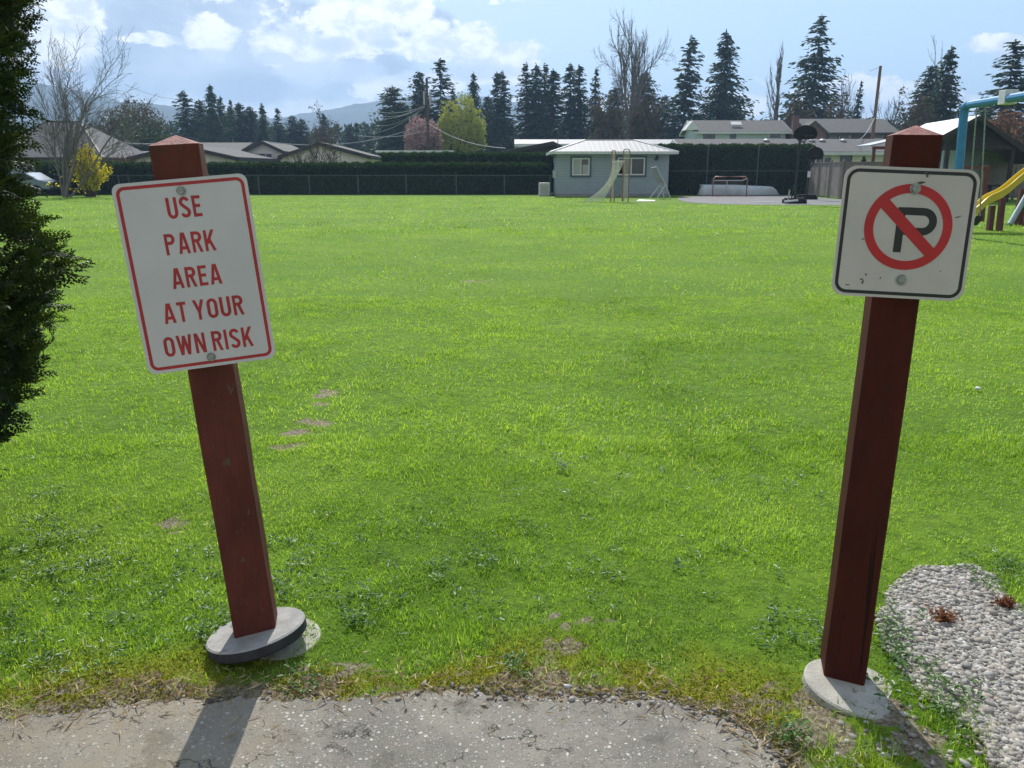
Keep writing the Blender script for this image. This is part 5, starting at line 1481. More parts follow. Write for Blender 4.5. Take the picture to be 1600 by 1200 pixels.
# red-brown pergola corner left of the right post
a = P(1366, 231, 47); pg = thing('pergola', 'small red-brown pergola with a pale roof edge left of the right post', 'pergola', (a.x + 1, 47.5, 0))
for x in (a.x, a.x + 2.2): MB().bar((x, 47, 0), (x, 47, a.z - .08), .14).build('post', timber, pg)
MB().bar((a.x - .1, 47, a.z), (a.x + 2.6, 47, a.z), .12, .16).build('beam', timber, pg)
MB().add([(a.x, 47.5, a.z + .1), (a.x + 3, 47.5, a.z + .75), (a.x + 3, 49.5, a.z + .75), (a.x, 49.5, a.z + .1), (a.x, 47.5, a.z + .17), (a.x + 3, 47.5, a.z + .82), (a.x + 3, 49.5, a.z + .82), (a.x, 49.5, a.z + .17)],
         [(3, 2, 1, 0), (4, 5, 6, 7), (0, 1, 5, 4), (1, 2, 6, 5), (2, 3, 7, 6), (3, 0, 4, 7)]).build('roof', metal_shed, pg)

# ------------------------------------------------------------------ utility poles and wires
pole_m = mat('weathered_pole_wood', (0.10, 0.075, 0.06), 0.9, 0.25, 3, stretch=(6, 6, .6))
pole_r = mat('orange_brown_pole_wood', (0.19, 0.11, 0.075), 0.9, 0.2, 3, stretch=(6, 6, .6))
wire_m = mat('pale_cable', (0.30, 0.30, 0.30), 0.6, 0.1, 5)


def sag(a, b_, s, n=14): return [a.lerp(b_, i / n) + Vector((0, 0, -s * 4 * (i / n) * (1 - i / n))) for i in range(n + 1)]


Yp = 82
t_ = P(666.5, 122, Yp); up1 = thing('utility_pole', 'tall dark utility pole between the pink tree and the left hedge conifers', 'utility pole', (t_.x, Yp, 0))
MB().tube([(t_.x, Yp, -.2), t_], [.17, .11], 8).build('pole', pole_m, up1)
for dx in (-.26, .30):
    MB().tube([(t_.x + dx, Yp - .1, P(666, 166, Yp).z), (t_.x + dx, Yp - .1, P(666, 143, Yp).z)], .09, 8).build('transformer_tube', vent_m, up1)
cz = P(666, 165, Yp).z; MB().bar((t_.x - 1.1, Yp - .16, cz), (t_.x + .6, Yp - .16, cz), .09, .1).build('crossarm', pole_m, up1)
A_ = P(664, 165, Yp)
for (x, y, Y_, s) in ((590, 172, 70, .2), (590, 178, 70, .25), (584, 184, 68, .2), (586, 194, 62, .3), (575, 206, 60, .3)):
    dst = P(x, y + 2, 112); MB().tube(sag(A_ + Vector((0, -.15, (165 - y) * .004)), dst, s * 2), .018, 4).build('wire', wire_m, up1)
MB().tube(sag(P(668, 192, Yp), P(420, 222, 67), .9), .03, 4).build('wire', wire_m, up1)
MB().tube(sag(P(668, 192, Yp), P(790, 231.5, 63), .5), .03, 4).build('wire', wire_m, up1)
MB().tube(sag(P(668, 204, Yp), P(560, 212, 70), .3), .022, 4).build('wire', wire_m, up1)
Yp2 = 72
t2 = P(1376, 103, Yp2); up2 = thing('utility_pole', 'bare orange-brown utility pole standing before the brick house', 'utility pole', (t2.x - .1, Yp2, 0))
MB().tube([(t2.x - .1, Yp2, -.2), t2], [.17, .12], 8).build('pole', pole_r, up2)
MB().tube(sag(P(1375, 105, Yp2), P(1359, 111, 66), .0, 3), .018, 4).build('wire', wire_m, up2)
MB().tube(sag(P(1367, 183, Yp2), P(1338, 220, 62), .4), .025, 4).build('wire', fascia_w, up2)
MB().tube([P(1366, 183, Yp2), P(1354, 186, Yp2 - .1)], .05, 6).build('bracket', pole_m, up2)
w0, w1 = P(150, 218.5, 70), P(262, 225, 60)
lp = thing('cable', 'pale overhead cable sloping towards the top of the left post', 'cable', w0)
MB().tube(sag(w0, w1, .1), .035, 5).build('strand', fascia_w, lp)
w0, w1 = P(195, 132, 75), P(283, 155, 95)
MB().tube(sag(w0, w1, .3), .02, 5).build('strand', wire_m, lp)
q = P(872, 201, 58); mast = thing('antenna_mast', 'thin mast with a curved arm behind the left end of the hut roof', 'antenna', (q.x, 58, 0))
MB().tube([(q.x, 58, 0), q], .028, 6).build('mast', galv_d, mast)
MB().tube([q + Vector((-.45 * math.sin(R(a)) , 0, -.45 + .45 * math.cos(R(a)))) for a in range(0, 100, 12)], .018, 5).build('curved_arm', galv_d, mast)

# small bits beyond the left fence
q = P(62, 303, 50.5)
carp = mat('silver_blue_car_paint', (0.16, 0.20, 0.25), 0.25, 0.05, 3, metal=.5)
car = thing('parked_car', 'silver-blue car mostly hidden behind the cedar beside the yellow shrub', 'car', (q.x - 1.2, 52.0, 0))
cx0 = q.x - 1.2
side = [(-2.1, .35), (-2.1, .72), (-1.25, .86), (-.65, 1.32), (.75, 1.34), (1.45, .92), (2.1, .80), (2.12, .35)]
Mc = Matrix(((1, 0, 0, cx0), (0, 0, -1, 50.9), (0, 1, 0, 0), (0, 0, 0, 1)))
MB(Mc).prism(side, -.85, .85).build('body', carp, car, bevel=.06)
MB(Mc).prism([(-1.12, .90), (-.62, 1.27), (.02, 1.28), (.02, .90)], .852, .862).build('side_window', pole_blk, car)
MB(Mc).prism([(.09, .90), (.09, 1.28), (.70, 1.27), (1.25, .93)], .852, .862).build('side_window', pole_blk, car)
for x in (-1.3, 1.3):
    for y in (-.78, .78):
        wh_ = MB(Mc).prism([(x + .31 * math.cos(R(a)), .31 + .31 * math.sin(R(a))) for a in range(0, 360, 15)], y - .10, y + .10).build('wheel', hoop_blk, car)
q = P(222, 279, 54.5)
tb = thing('garden_table', 'pale-topped garden table behind the fence above the left sign corner', 'table', (q.x, 54.9, 0))
MB().box((q.x - .65, 54.5, q.z - .03), (q.x + .65, 55.3, q.z + .03)).build('table_top', fascia_w, tb)
for x in (-.55, .55):
    for y in (54.6, 55.2): MB().bar((q.x + x, y, 0), (q.x + x, y, q.z - .03), .06).build('leg', fascia_w, tb)

# ------------------------------------------------------------------ trees
con_m = foliage('conifer_needles', [(0.012, 0.030, 0.014), (0.028, 0.058, 0.022), (0.052, 0.085, 0.028), (0.09, 0.105, 0.035)], (1.2, 1.3, 0.8), 0.22, 0.6, 0.2)
con_b = foliage('bluish_needles', [(0.016, 0.036, 0.024), (0.034, 0.064, 0.038), (0.055, 0.090, 0.048), (0.09, 0.115, 0.055)], (1.2, 1.3, 0.9), 0.22, 0.6, 0.2)
twig_m = mat('grey_bare_twigs', (0.16, 0.14, 0.125), 0.9, 0.25, 2)
twig_b = mat('brown_bare_twigs', (0.10, 0.072, 0.055), 0.9, 0.25, 2)


def conifer_crown(seed, h=20.0, r=4.0, shape=0.85, base=0.08, droop=0.35, gap=0.25, whorls=36, per=7, tufts=13, ts=0.42):
    rng = np.random.default_rng(seed); C_ = []; A_ = []; S_ = []
    nb = whorls * per
    for i in range(nb):
        if rng.random() < gap: continue
        t_ = base + (1 - base) * (1 - (1 - rng.random()) ** 1.0) * .985
        # boughs gather loosely in tiers, not in exact rings
        if rng.random() < .32: t_ = base + (1 - base) * (round((t_ - base) / (1 - base) * whorls * .5) + rng.normal(0, .13)) / (whorls * .5)
        t_ = min(max(t_, base), .985)
        rad = r * ((1 - t_) / (1 - base)) ** shape + .22
        a = rng.uniform(0, 6.28); lobe = .80 + .38 * vnoise(np.array([a * 1.3 + seed]), np.array([t_ * 9.0]), seed)[0]
        L = rad * lobe * (rng.uniform(.45, 1.0) if rng.random() < .8 else rng.uniform(1.0, 1.22))
        if t_ < base + .10: L *= .85
        m = max(4, int(tufts * L / r + 3)); u = np.sort(rng.uniform(.08, 1, m)); dz = L * (-droop * u ** 1.3 + .6 * droop * u ** 4 + (.25 if t_ > .8 else 0.0) * u)
        p = np.stack([np.cos(a) * L * u, np.sin(a) * L * u, t_ * h + dz], 1)
        sp_ = (.06 + .13 * u)[:, None] * L
        p = p + rng.normal(0, 1, p.shape) * sp_ * [.6, .6, .55] + [0, 0, -.1]
        C_.append(p); ax = np.stack([np.cos(a) + 0 * u, np.sin(a) + 0 * u, -.35 - .3 * rng.random(m)], 1); A_.append(ax)
        S_.append(ts * 1.15 * rng.uniform(.5, 1.3, m) * (.6 + .4 * (1 - t_)))
    # leader tip
    m = 12; C_.append(np.stack([rng.normal(0, .05, m), rng.normal(0, .05, m), h * np.linspace(.94, 1.0, m)], 1)); A_.append(np.tile([0.2, 0, 1.0], (m, 1))); S_.append(np.full(m, ts * .5))
    C_ = np.concatenate(C_); A_ = np.concatenate(A_); S_ = np.concatenate(S_)
    V, K = leaf_quads(C_, S_, .36, rng, A_, .55)
    tint = np.clip(rng.normal(.36, .2, len(C_)), 0, 1)
    return V, K, np.repeat(tint, 4)


def mesh_only(name, V, K, m_, tint):
    o = np_mesh(name, V, K, m_, tint=tint); me = o.data; bpy.data.objects.remove(o); return me


KINDS = {}
for nm, kw in dict(full=dict(r=4.6, shape=.78, gap=.0, whorls=44, per=14, tufts=30, ts=.36), spruce=dict(r=4.6, shape=.85, gap=.0, whorls=36, per=13, tufts=30, droop=.28, ts=.34), slim=dict(r=1.9, shape=.50, gap=.0, whorls=44, per=11, tufts=14, base=.08, ts=.36),
                   open=dict(r=2.5, shape=.58, gap=.0, whorls=32, per=10, tufts=18, base=.12, ts=.36), bushy=dict(r=4.2, shape=.50, gap=.0, whorls=42, per=14, tufts=28, base=.03, ts=.38)).items():
    for v in range(5):
        V, K, T = conifer_crown(100 + len(KINDS), **kw)
        for mt, tg_ in ((con_m, 'g'), (con_b, 'b')):
            KINDS[nm, v, tg_] = mesh_only('needles', V, K, mt, T)
trunk_me = MB().tube([(0, 0, -.3), (0, 0, 4), (0.05, 0, 12), (0, 0, 19.6)], [.34, .27, .15, .02], 7).build('trunk', bark)
_tm = trunk_me.data; bpy.data.objects.remove(trunk_me)


def conifer(label, px, top, wpx, Y, kind, var=0, tone='g', group=None):
    p = P(px, top, Y); h = p.z; root = thing('conifer_tree', label, 'tree', (p.x, Y, 0), group)
    base_r = dict(full=4.6, spruce=4.6, slim=1.9, open=2.5, bushy=4.2)[kind]
    zc = Y * math.cos(PITCH); want = wpx / F * zc / 2 * 1.6
    conifer.n = getattr(conifer, 'n', 0) + 1
    me = KINDS[kind, (var + conifer.n * 2) % 5, tone]
    c = link('crown', me, None, root); c.scale = (want / base_r, want / base_r, h / 20.0); c.rotation_euler = (0, 0, random.uniform(0, 6.28))
    root.rotation_euler = (random.gauss(0, .015), random.gauss(0, .026), 0)
    t_ = link('trunk', _tm, None, root); q = max(.6, h / 20); t_.scale = (q, q, h / 20.0)
    return root


GL = 'conifers behind the left ranch houses'
for lab, px, top, w, Y, k, v, tn in (
    ('ragged spiky conifer at the left end of the clump above the leaning post', 288, 141, 44, 128, 'open', 0, 'g'),
    ('rounded conifer between the ragged spiky one and the tallest above the leaning post', 309, 155, 36, 130, 'bushy', 1, 'g'),
    ('tallest pointed conifer of the clump just right of the leaning post top', 327, 131, 44, 125, 'full', 0, 'g'),
    ('conifer leaning on the right shoulder of the tallest one in the left clump', 344, 150, 34, 129, 'full', 1, 'g'),
    ('narrow conifer right of the tallest of the left clump, with a thin tip', 358, 155, 30, 132, 'spruce', 2, 'g'),
    ('thin-tipped conifer next to the broad gap above the long plain grey roof', 372, 160, 30, 132, 'slim', 1, 'g'),
    ('blunt-topped conifer above the ranch house with the three-light window', 391, 165, 36, 134, 'bushy', 2, 'b'),
    ('pointed conifer rising behind the three-light window gable', 407, 160, 32, 131, 'full', 2, 'b'),
    ('slanting-topped conifer right of the pointed one over the cream ranch house', 431, 168, 38, 136, 'spruce', 1, 'b'),
    ('low rounded conifer above the cream ranch house chimney side', 450, 180, 34, 138, 'bushy', 0, 'b'),
    ('lowest rounded conifer left of the brown bare-topped tree', 470, 184, 32, 138, 'bushy', 1, 'b'),
    ('dark conifer standing inside the brown bare-topped tree', 503, 176, 36, 132, 'full', 1, 'b'),
    ('small distant conifer right of the brown bare-topped tree', 543, 194, 26, 150, 'bushy', 2, 'b'),
    ('small thin distant conifer above the pale shallow roof', 560, 191, 18, 150, 'slim', 0, 'b'),
    ('small distant conifer beside the big dark conifer left of the utility pole', 574, 197, 28, 150, 'bushy', 0, 'b')):
    conifer(lab, px, top, w, Y, k, v, tn, GL)
GM = 'tall conifers behind the double hedge'
for lab, px, top, w, Y, k, v, tn in (
    ('broad dark rounded conifer left of the utility pole and pink tree', 612, 133, 60, 118, 'bushy', 0, 'g'),
    ('dark conifer with a crooked tip left of the utility pole', 648, 110, 42, 120, 'bushy', 1, 'g'),
    ('bushy low conifer between the broad rounded one and the pink tree', 632, 158, 50, 116, 'bushy', 2, 'g'),
    ('high open-branched conifer towering above the yellow-green tree', 686, 91, 52, 122, 'open', 1, 'b'),
    ('conifer partly behind the utility pole with a flat upper edge', 668, 122, 32, 124, 'spruce', 0, 'b'),
    ('small dark conifer top poking up left above the yellow-green tree', 712, 136, 30, 126, 'full', 0, 'b'),
    ('narrow conifer just right above the yellow-green tree', 740, 112, 40, 122, 'full', 2, 'b'),
    ('low conifer at the right edge of the yellow-green tree', 756, 148, 34, 124, 'bushy', 1, 'b'),
    ('slim straight conifer, first of the tall row right of the yellow-green tree', 775, 112, 26, 121, 'slim', 0, 'b'),
    ('second slim conifer of the tall row, wider than its left neighbour', 791, 110, 36, 122, 'open', 2, 'b'),
    ('tallest left conifer of the close trio above the dark gabled house', 821, 98, 34, 121, 'open', 0, 'b'),
    ('middle conifer of the close trio above the dark gabled house', 836, 99, 30, 123, 'slim', 1, 'b'),
    ('right conifer of the close trio above the dark gabled house', 850, 99, 32, 122, 'open', 1, 'b'),
    ('conifer above the left eave of the hut, a little lower than the trio', 866, 108, 34, 120, 'slim', 2, 'b'),
    ('tall conifer above the left half of the hut roof', 891, 97, 38, 121, 'open', 2, 'b'),
    ('thin conifer right beside the tall one over the hut roof', 906, 101, 28, 123, 'slim', 0, 'b'),
    ('conifer over the hut ridge, left of the big bare tree', 931, 105, 44, 120, 'spruce', 1, 'b'),
    ('dark conifer standing right behind the big bare tree trunks', 1007, 110, 56, 124, 'bushy', 2, 'b'),
    ('low mixed conifer left below the lone ragged spruce', 1040, 148, 44, 122, 'bushy', 0, 'b'),
    ('low dark conifer filling in below the big bare tree on its left', 958, 135, 50, 128, 'bushy', 1, 'b')):
    conifer(lab, px, top, w, Y, k, v, tn, GM)
for lab, px, top, w, Y, k, v, tn in (
    ('lone ragged spruce with a bare lower stem right of the big bare tree', 1070, 55, 50, 118, 'open', 0, 'b'),
    ('broad dense cone-shaped conifer behind the two-storey pale blue house', 1136, 46, 84, 114, 'full', 1, 'b'),
    ('very tall wide-boughed spruce behind the brick house', 1275, 20, 104, 112, 'spruce', 0, 'b'),
    ('small young spruce between the tall wide spruce and the utility pole', 1340, 124, 30, 110, 'spruce', 2, 'b'),
    ('dense dark conifer above the right post, hazy tree on its left', 1488, 70, 66, 92, 'full', 0, 'g'),
    ('shorter greyish conifer left of the dense one above the right post', 1452, 100, 54, 96, 'bushy', 1, 'b'),
    ('loose conifer above the swing beam at the right edge', 1587, 62, 76, 90, 'open', 1, 'b'),
    ('low conifer just above the shelter roof beside the swing post', 1534, 150, 40, 95, 'bushy', 0, 'b')):
    conifer(lab, px, top, w, Y, k, v, tn)
q = P(1350, 244, 50)
cc_ = conifer('small cone-shaped golden-green cedar peeping over the fence left of the right post', 1350, 243, 24, 50, 'full', 2, 'g')


def grow(rng, p, d, L, r, depth, maxd, segs, out, up, ang, kids, jitter, shrink, low=0.0):
    pts = [p]; rad = [r]; n = segs
    for i in range(n):
        d = d + rng.normal(0, jitter, 3) + np.array([0, 0, up]); d = d / np.linalg.norm(d)
        p = p + d * L / n; pts.append(p); rad.append(r * (1 - .45 * (i + 1) / n))
        if depth < maxd and i >= 1 and (depth > 0 or i >= n * low):
            for _ in range(kids[min(depth, len(kids) - 1)] if i < n - 1 else 1):
                a = unit(1, rng)[0]; a = a - d * a.dot(d); a /= np.linalg.norm(a) + 1e-9
                th_ = R(ang * rng.uniform(.6, 1.3)); nd = d * math.cos(th_) + a * math.sin(th_)
                grow(rng, p, nd, L * shrink * rng.uniform(.7, 1.15), rad[-1] * .56, depth + 1, maxd, max(3, segs - 1), out, up, ang, kids, jitter, shrink)
    out.append((depth, pts, rad))


def branches_obj(root, out, m_, rmin, split=0):
    tb, bb = MB(), MB()
    for depth, pts, rad in out:
        (tb if depth <= split else bb).tube(pts, [max(x, rmin) for x in rad], 6 if depth <= split else 3, cap=False)
    tb.build('trunk', m_, root, smooth=True); bb.build('branches', m_, root)
    return root


def fit(out, cx, Y, h, xl, xr):
    pts = np.array([q for _, ps, _ in out for q in ps]); sz = h / np.percentile(pts[:, 2], 99.9)
    lo, hi = np.percentile(pts[:, 0], 0.6) - cx, np.percentile(pts[:, 0], 99.4) - cx
    f = lambda x: x * ((xr - cx) / hi if x > 0 else (xl - cx) / lo)
    k = ((xr - cx) / hi + (xl - cx) / lo) / 2
    return [(dp, [np.array([cx + f(q[0] - cx), Y + (q[1] - Y) * k, q[2] * sz]) for q in ps], rd) for dp, ps, rd in out]


def leaf_cloud(root, rng, out, mind, n, s, spread, m_, name='crown', asp=.6, extra=None):
    pts = np.array([p for dp, ps, _ in out if dp >= mind for p in ps[1:]])
    C_ = pts[rng.integers(0, len(pts), n)] + rng.normal(0, spread, (n, 3))
    V, K = leaf_quads(C_, s * rng.uniform(.6, 1.4, n), asp, rng)
    return np_mesh(name, V, K, m_, root, tint=np.repeat(np.clip(rng.normal(.5, .25, n), 0, 1), 4))


# the bare tree with splayed stems at the left
rng = np.random.default_rng(5); b0 = P(100, 303, 47.0); bt = thing('bare_tree', 'leafless spreading tree with splayed stems beside the dark cedar', 'tree', (b0.x, 47, 0)); out = []
base = np.array([b0.x, 47.0, 0.0])
for (dx, dz, L, r) in ((.42, 1, 9.4, .085), (-.05, 1, 8.8, .08), (.18, 1, 9.2, .075), (.95, 1, 7.2, .07), (-.35, 1, 7.5, .06), (.05, 1, 7.5, .06)):
    d = np.array([dx, rng.normal(0, .2), dz]); d /= np.linalg.norm(d)
    st_ = base + np.array([dx * .3, 0, 0])
    grow(rng, st_ + np.array([0, 0, -.1]), d, L, r, 0, 3, 9, out, .02, 32, [1, 1, 1], .08, .50)
out = fit(out, b0.x, 47.0, P(100, 38, 47).z, P(48, 200, 47).x, P(212, 200, 47).x)
branches_obj(bt, out, twig_m, .008)
# big bare cottonwood behind the hut
rng = np.random.default_rng(11); b0 = P(983, 215, 108); bt = thing('bare_tree', 'big leafless tree with several tall stems rising behind the hut roof', 'tree', (b0.x, 108, 0)); out = []
base = np.array([b0.x, 108.0, 0])
for (dx, L, r) in ((-.06, 20.0, .24), (.02, 20.5, .25), (.09, 20.0, .22), (.19, 17.5, .16), (-.13, 17.5, .14)):
    d = np.array([dx, rng.normal(0, .1), 1.0]); d /= np.linalg.norm(d)
    grow(rng, base + np.array([dx * 3, 0, 0]), d, L, r, 0, 3, 10, out, .012, 36, [1, 1, 2], .075, .44, .38)
out = fit(out, b0.x, 108.0, P(983, 14, 108).z, P(934, 100, 108).x, P(1046, 100, 108).x)
branches_obj(bt, out, twig_m, .011)
# lombardy poplar
rng = np.random.default_rng(12); b0 = P(1212, 190, 108); bt = thing('bare_poplar', 'slender bare upright poplar left of the very tall spruce', 'tree', (b0.x, 108, 0)); out = []
grow(rng, np.array([b0.x, 108.0, 0]), np.array([0.01, 0, 1.0]), P(1212, 66, 108).z * .97, .17, 0, 2, 16, out, .16, 17, [3, 1], .03, .24)
out = fit(out, b0.x, 108.0, P(1212, 66, 108).z, P(1202, 100, 108).x, P(1223, 100, 108).x)
branches_obj(bt, out, twig_m, .010)
# other bare or budding trees


def budding(label, px, top, wpx, Y, seed, bud, n, s, stems=5, tw=twig_b, name='budding_tree', ang=40, rmin=.02, spread=.25, hfac=.62, up=.04, dome=0):
    rng = np.random.default_rng(seed); p = P(px, top, Y); h = p.z; w = wpx / F * Y * .97
    root = thing(name, label, 'tree', (p.x, Y, 0)); out = []
    for k in range(stems):
        dx = (k - (stems - 1) / 2) / max(1, (stems - 1) / 2) if stems > 1 else 0
        d = np.array([dx * w / h * .75, rng.normal(0, .25), 1.0]); d /= np.linalg.norm(d)
        grow(rng, np.array([p.x + dx * .3, Y, 0]), d, h * hfac * rng.uniform(.85, 1.08) * (1 - .15 * abs(dx)), h * .009, 0, 3, 6, out, up, ang, [2, 1, 1], .08, .48)
    # fit to height and width asked for
    pts = np.array([q for _, ps, _ in out for q in ps]); sz = h / np.percentile(pts[:, 2], 99.8)
    sx_ = (w / 2) / max(1e-3, np.percentile(np.abs(pts[:, 0] - p.x), 98.5))
    out = [(dp, [np.array([p.x + (q[0] - p.x) * sx_, Y + (q[1] - Y) * sx_, q[2] * sz]) for q in ps], rd) for dp, ps, rd in out]
    branches_obj(root, out, tw, rmin)
    if bud is not None and dome:
        v = unit(n, rng); rr_ = rng.uniform(.25, 1, n) ** .45 * (1 + .5 * (fbm(v[:, 0] * 3 + 5, v[:, 2] * 3 + v[:, 1] * 2, seed) - .5))
        lo_ = h * (1 - dome); C_ = np.array([p.x, Y, h - dome * h / 2]) + v * rr_[:, None] * [w / 2, w / 2, dome * h / 2]
        C_ = C_[(fbm(C_[:, 0] * 1.1, C_[:, 2] * 1.1, seed + 2) + .25 * rng.random(n)) > .48]
        V, K = leaf_quads(C_, s * rng.uniform(.5, 1.4, len(C_)), .5, rng)
        np_mesh('crown', V, K, bud, root, tint=np.repeat(np.clip(rng.normal(.5, .25, len(C_)), 0, 1), 4))
    elif bud is not None: leaf_cloud(root, rng, out, 2, n, s, spread, bud)
    return root


bud_brown = foliage('brown_buds', [(0.07, 0.052, 0.035), (0.11, 0.085, 0.05), (0.13, 0.12, 0.06)], (1.1, 1.1, .9), .25, .8, .1)
bud_yel = foliage('yellow_green_catkins', [(0.19, 0.22, 0.045), (0.31, 0.34, 0.075), (0.42, 0.44, 0.12)], (1.3, 1.3, .7), .4, .7, .15)
bud_pink = foliage('pink_blossom', [(0.22, 0.14, 0.13), (0.38, 0.26, 0.25), (0.58, 0.45, 0.44)], (1.15, 1.0, 1.0), .4, .7, .15)
bud_orange = foliage('orange_brown_leaves', [(0.13, 0.06, 0.035), (0.21, 0.10, 0.055), (0.26, 0.15, 0.09)], (1.1, 1, .9), .35, .7, .1)
budding('yellow-green rounded tree in fresh leaf right of the utility pole', 719, 149, 78, 96, 21, bud_yel, 15000, .13, 6, hfac=.6, dome=.80)
budding('pink blossoming tree standing behind the utility pole', 660, 181, 64, 92, 22, bud_pink, 8000, .12, 6, hfac=.6, dome=.82)
budding('wide greyish-brown bare bushy tree right of the steep grey roof', 205, 158, 104, 95, 23, bud_brown, 9000, .14, 7, hfac=.6, dome=.9)
budding('lower dark budding tree in front of the wide bare bushy tree', 218, 190, 60, 90, 24, con_m, 3800, .22, 5, spread=.5)
budding('bare-topped brown tree among the conifers above the pinkish gable house', 502, 160, 44, 126, 25, bud_brown, 900, .16, 5)
budding('brown budding tree low behind the big bare tree, left of its trunks', 950, 150, 50, 102, 26, bud_brown, 2600, .18, 5)
budding('brown budding tree low behind the big bare tree, right of its trunks', 1003, 155, 54, 102, 27, bud_brown, 2800, .18, 5)
budding('brownish leafing tree at the left foot of the very tall spruce', 1243, 152, 46, 100, 28, bud_brown, 2600, .18, 5)
budding('brownish leafing tree at the right foot of the very tall spruce', 1300, 155, 44, 100, 29, bud_brown, 2200, .18, 5)
budding('thin bare tree behind the orange-brown utility pole, right side', 1392, 140, 64, 104, 30, None, 0, .1, 5, rmin=.018)
budding('thin bare tree between the small young spruce and the tall one', 1322, 118, 40, 106, 31, None, 0, .1, 4, rmin=.018)
budding('tall hazy bare tree behind the dense conifer above the right post', 1470, 62, 40, 104, 32, None, 0, .1, 5, rmin=.018)
budding('greyish budding tree left of the dense conifer above the right post', 1440, 142, 50, 88, 33, bud_brown, 2000, .17, 5)
budding('orange-brown budding tree between shelter roof and the right edge', 1568, 178, 72, 62, 34, bud_orange, 2400, .13, 6)
budding('small reddish bare bush over the hedge left of the leaning post', 193, 243, 40, 56, 35, bud_orange, 900, .06, 7, name='bush')
budding('grey-brown bare shrub spreading in front of the pinkish gable house', 490, 207, 76, 57, 36, None, 0, .1, 8, name='shrub', rmin=.012)
budding('dark evergreen bush under the bare tree beside the yellow shrub', 122, 240, 46, 52, 37, con_m, 3600, .12, 6, name='bush', spread=.3)

# yellow forsythia
rng = np.random.default_rng(44); b0 = P(142, 303, 48.2); Yq = 48.2
fs_ = thing('forsythia', 'bright yellow flowering shrub at the far left edge of the field', 'shrub', (b0.x, Yq, 0)); sb = MB(); fl = []
for k in range(110):
    tx = rng.normal(0, 1.05); L = P(146, 222, Yq).z * rng.uniform(.60, 1.06) * (1 - .12 * abs(tx)); n = 9; pts = []
    yy = rng.normal(0, .5); bx_ = rng.normal(0, .12)
    for i in range(n):
        u = i / (n - 1); pts.append(np.array([b0.x + bx_ + tx * .50 * u ** 1.2 + .05 * math.sin(u * 7 + k), Yq + yy * u, L * (u - .10 * abs(tx) * u ** 3)]))
    sb.tube(pts, [.018 * (1 - .8 * i / n) + .003 for i in range(n)], 3, cap=False)
    ps = np.array(pts)
    for u in rng.uniform(.22, 1.0, 60):
        i = min(int(u * (n - 1)), n - 2); f_ = u * (n - 1) - i; fl.append(ps[i] * (1 - f_) + ps[i + 1] * f_ + rng.normal(0, .055, 3))
sb.build('stems', twig_b, fs_)
fl = np.array(fl); V, K = leaf_quads(fl, rng.uniform(.04, .08, len(fl)), .6, rng)
np_mesh('blossom', V, K, foliage('yellow_blossom', [(0.68, 0.54, 0.010), (0.80, 0.68, 0.02), (0.86, 0.78, 0.08)], (1.05, 1.08, .6), .4, .6, .15), fs_, tint=np.repeat(rng.random(len(fl)), 4))

# far trees that read as one dark mass between the roofs and the hills
rng = np.random.default_rng(60); n = 26000; xx = rng.uniform(P(120, 200, 165).x, P(1640, 200, 165).x, n); top = 5.6 + 6.0 * fbm(xx * .10, xx * 0, 62) + 3 * fbm(xx * .7, xx * 0, 63)
zz_ = top * rng.uniform(0, 1, n) ** .8; C_ = np.stack([xx, 165 + rng.normal(0, 2.5, n), zz_], 1)
V, K = leaf_quads(C_, rng.uniform(.3, .8, n), .45, rng, np.tile([0, 0, -1.0], (n, 1)), .9)
tag(np_mesh('far_woods', V, K, con_b, tint=np.repeat(rng.random(n) * .7, 4)), 'distant dark belt of trees behind the houses', 'woods', kind='stuff')

# ------------------------------------------------------------------ hills
hill_m = mat('forested_hill', (0.028, 0.05, 0.042), 0.95, 0.35, 0.02, bump=0)


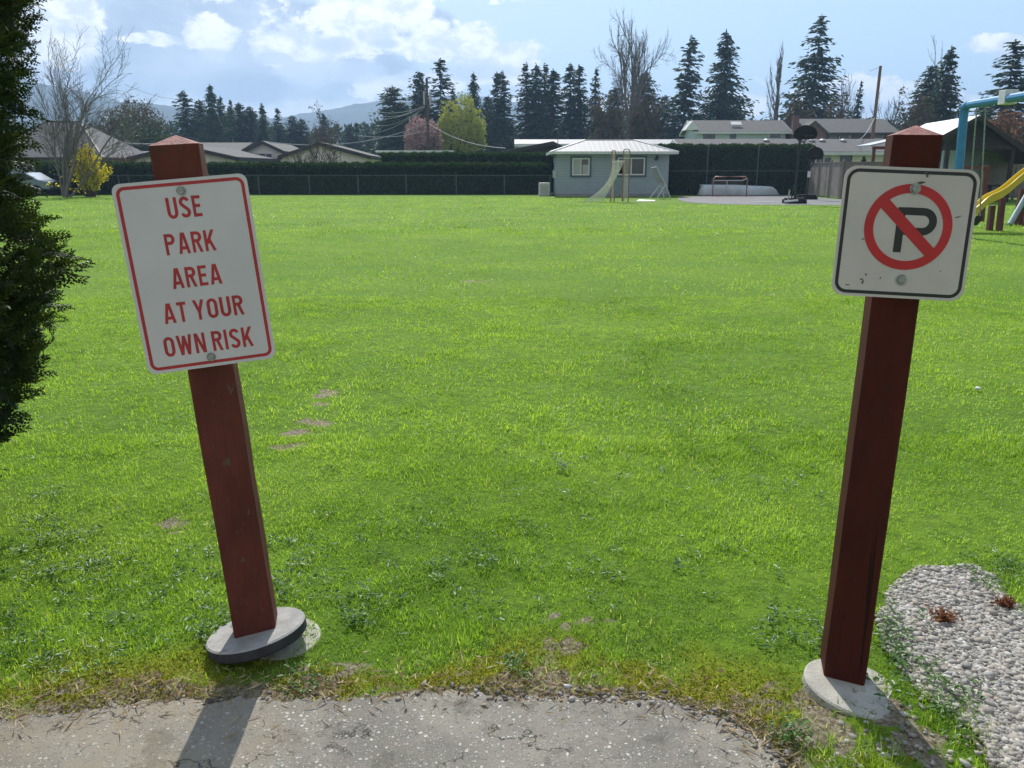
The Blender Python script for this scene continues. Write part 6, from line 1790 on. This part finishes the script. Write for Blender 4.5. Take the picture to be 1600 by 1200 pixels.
def hills(name, ridge, Y, depth, seed):
    """ridge line [(px, py)] at distance Y; a slope in front falls to the plain, one behind falls away"""
    xs = np.array([P(x, y, Y).x for x, y in ridge]); zs = np.array([P(x, y, Y).z for x, y in ridge])
    gx = np.linspace(xs.min(), xs.max(), 260); gh = np.interp(gx, xs, zs); rows = 34; Vs = []
    for j in range(rows):
        t_ = j / (rows - 1) * 1.6
        prof = np.clip(1 - abs(t_ - 1.0), 0, 1) ** 1.0 if t_ < 1 else 1 - (t_ - 1.0) * .9
        y = Y - depth + depth * t_
        rid = fbm(gx / 160 + 10, gx * 0 + y / 160, seed) - .5
        z = gh * (prof if t_ <= 1 else prof) * (1 + .55 * rid * (1 - abs(1 - t_)) * (0 if abs(t_ - 1) < .02 else 1) * (1 - max(0, 1 - abs(t_ - 1) * 3))) + (6 * (fbm(gx / 14, gx * 0 + j, seed + 4) - .5) if t_ > .8 else 0) - (1 if j == 0 else 0)
        Vs.append(np.stack([gx, np.full_like(gx, y), z], 1))
    V = np.concatenate(Vs); idx = np.arange(len(V)).reshape(rows, -1)
    K = np.stack([idx[:-1, :-1], idx[:-1, 1:], idx[1:, 1:], idx[1:, :-1]], -1).reshape(-1, 4)
    return tag(np_mesh(name, V, K, hill_m, smooth=True), kind='structure')


hills('hills', [(-700, 60), (-300, 70), (-80, 96), (0, 112), (60, 128), (120, 140), (165, 147), (182, 158), (245, 161), (275, 166), (330, 172), (400, 180), (455, 186), (500, 205), (560, 235), (620, 262)], 1150, 450, 70)
hills('hills', [(300, 262), (380, 215), (440, 182), (480, 176), (520, 170), (545, 163), (582, 157), (640, 150), (720, 146), (770, 150), (830, 163), (900, 190), (960, 215), (1050, 235), (1200, 243), (1500, 250), (2300, 256)], 1500, 500, 75)

# ------------------------------------------------------------------ haze
HZ = 0.0006
hz_ = MB().box((-2450, -600, -1.6), (2450, 2150, 185)).build('haze', None)
hm = bpy.data.materials.new('haze_air'); hm.use_nodes = True; t = hm.node_tree; t.nodes.clear()
o = t.nodes.new('ShaderNodeOutputMaterial'); v = t.nodes.new('ShaderNodeVolumePrincipled')
v.inputs['Color'].default_value = (0.46, 0.69, 1.0, 1); v.inputs['Density'].default_value = HZ; v.inputs['Anisotropy'].default_value = 0.25
t.links.new(v.outputs[0], o.inputs['Volume']); hz_.data.materials.append(hm)
tag(hz_, kind='stuff', label='thin pale blue spring haze over the far hills', cat='haze')
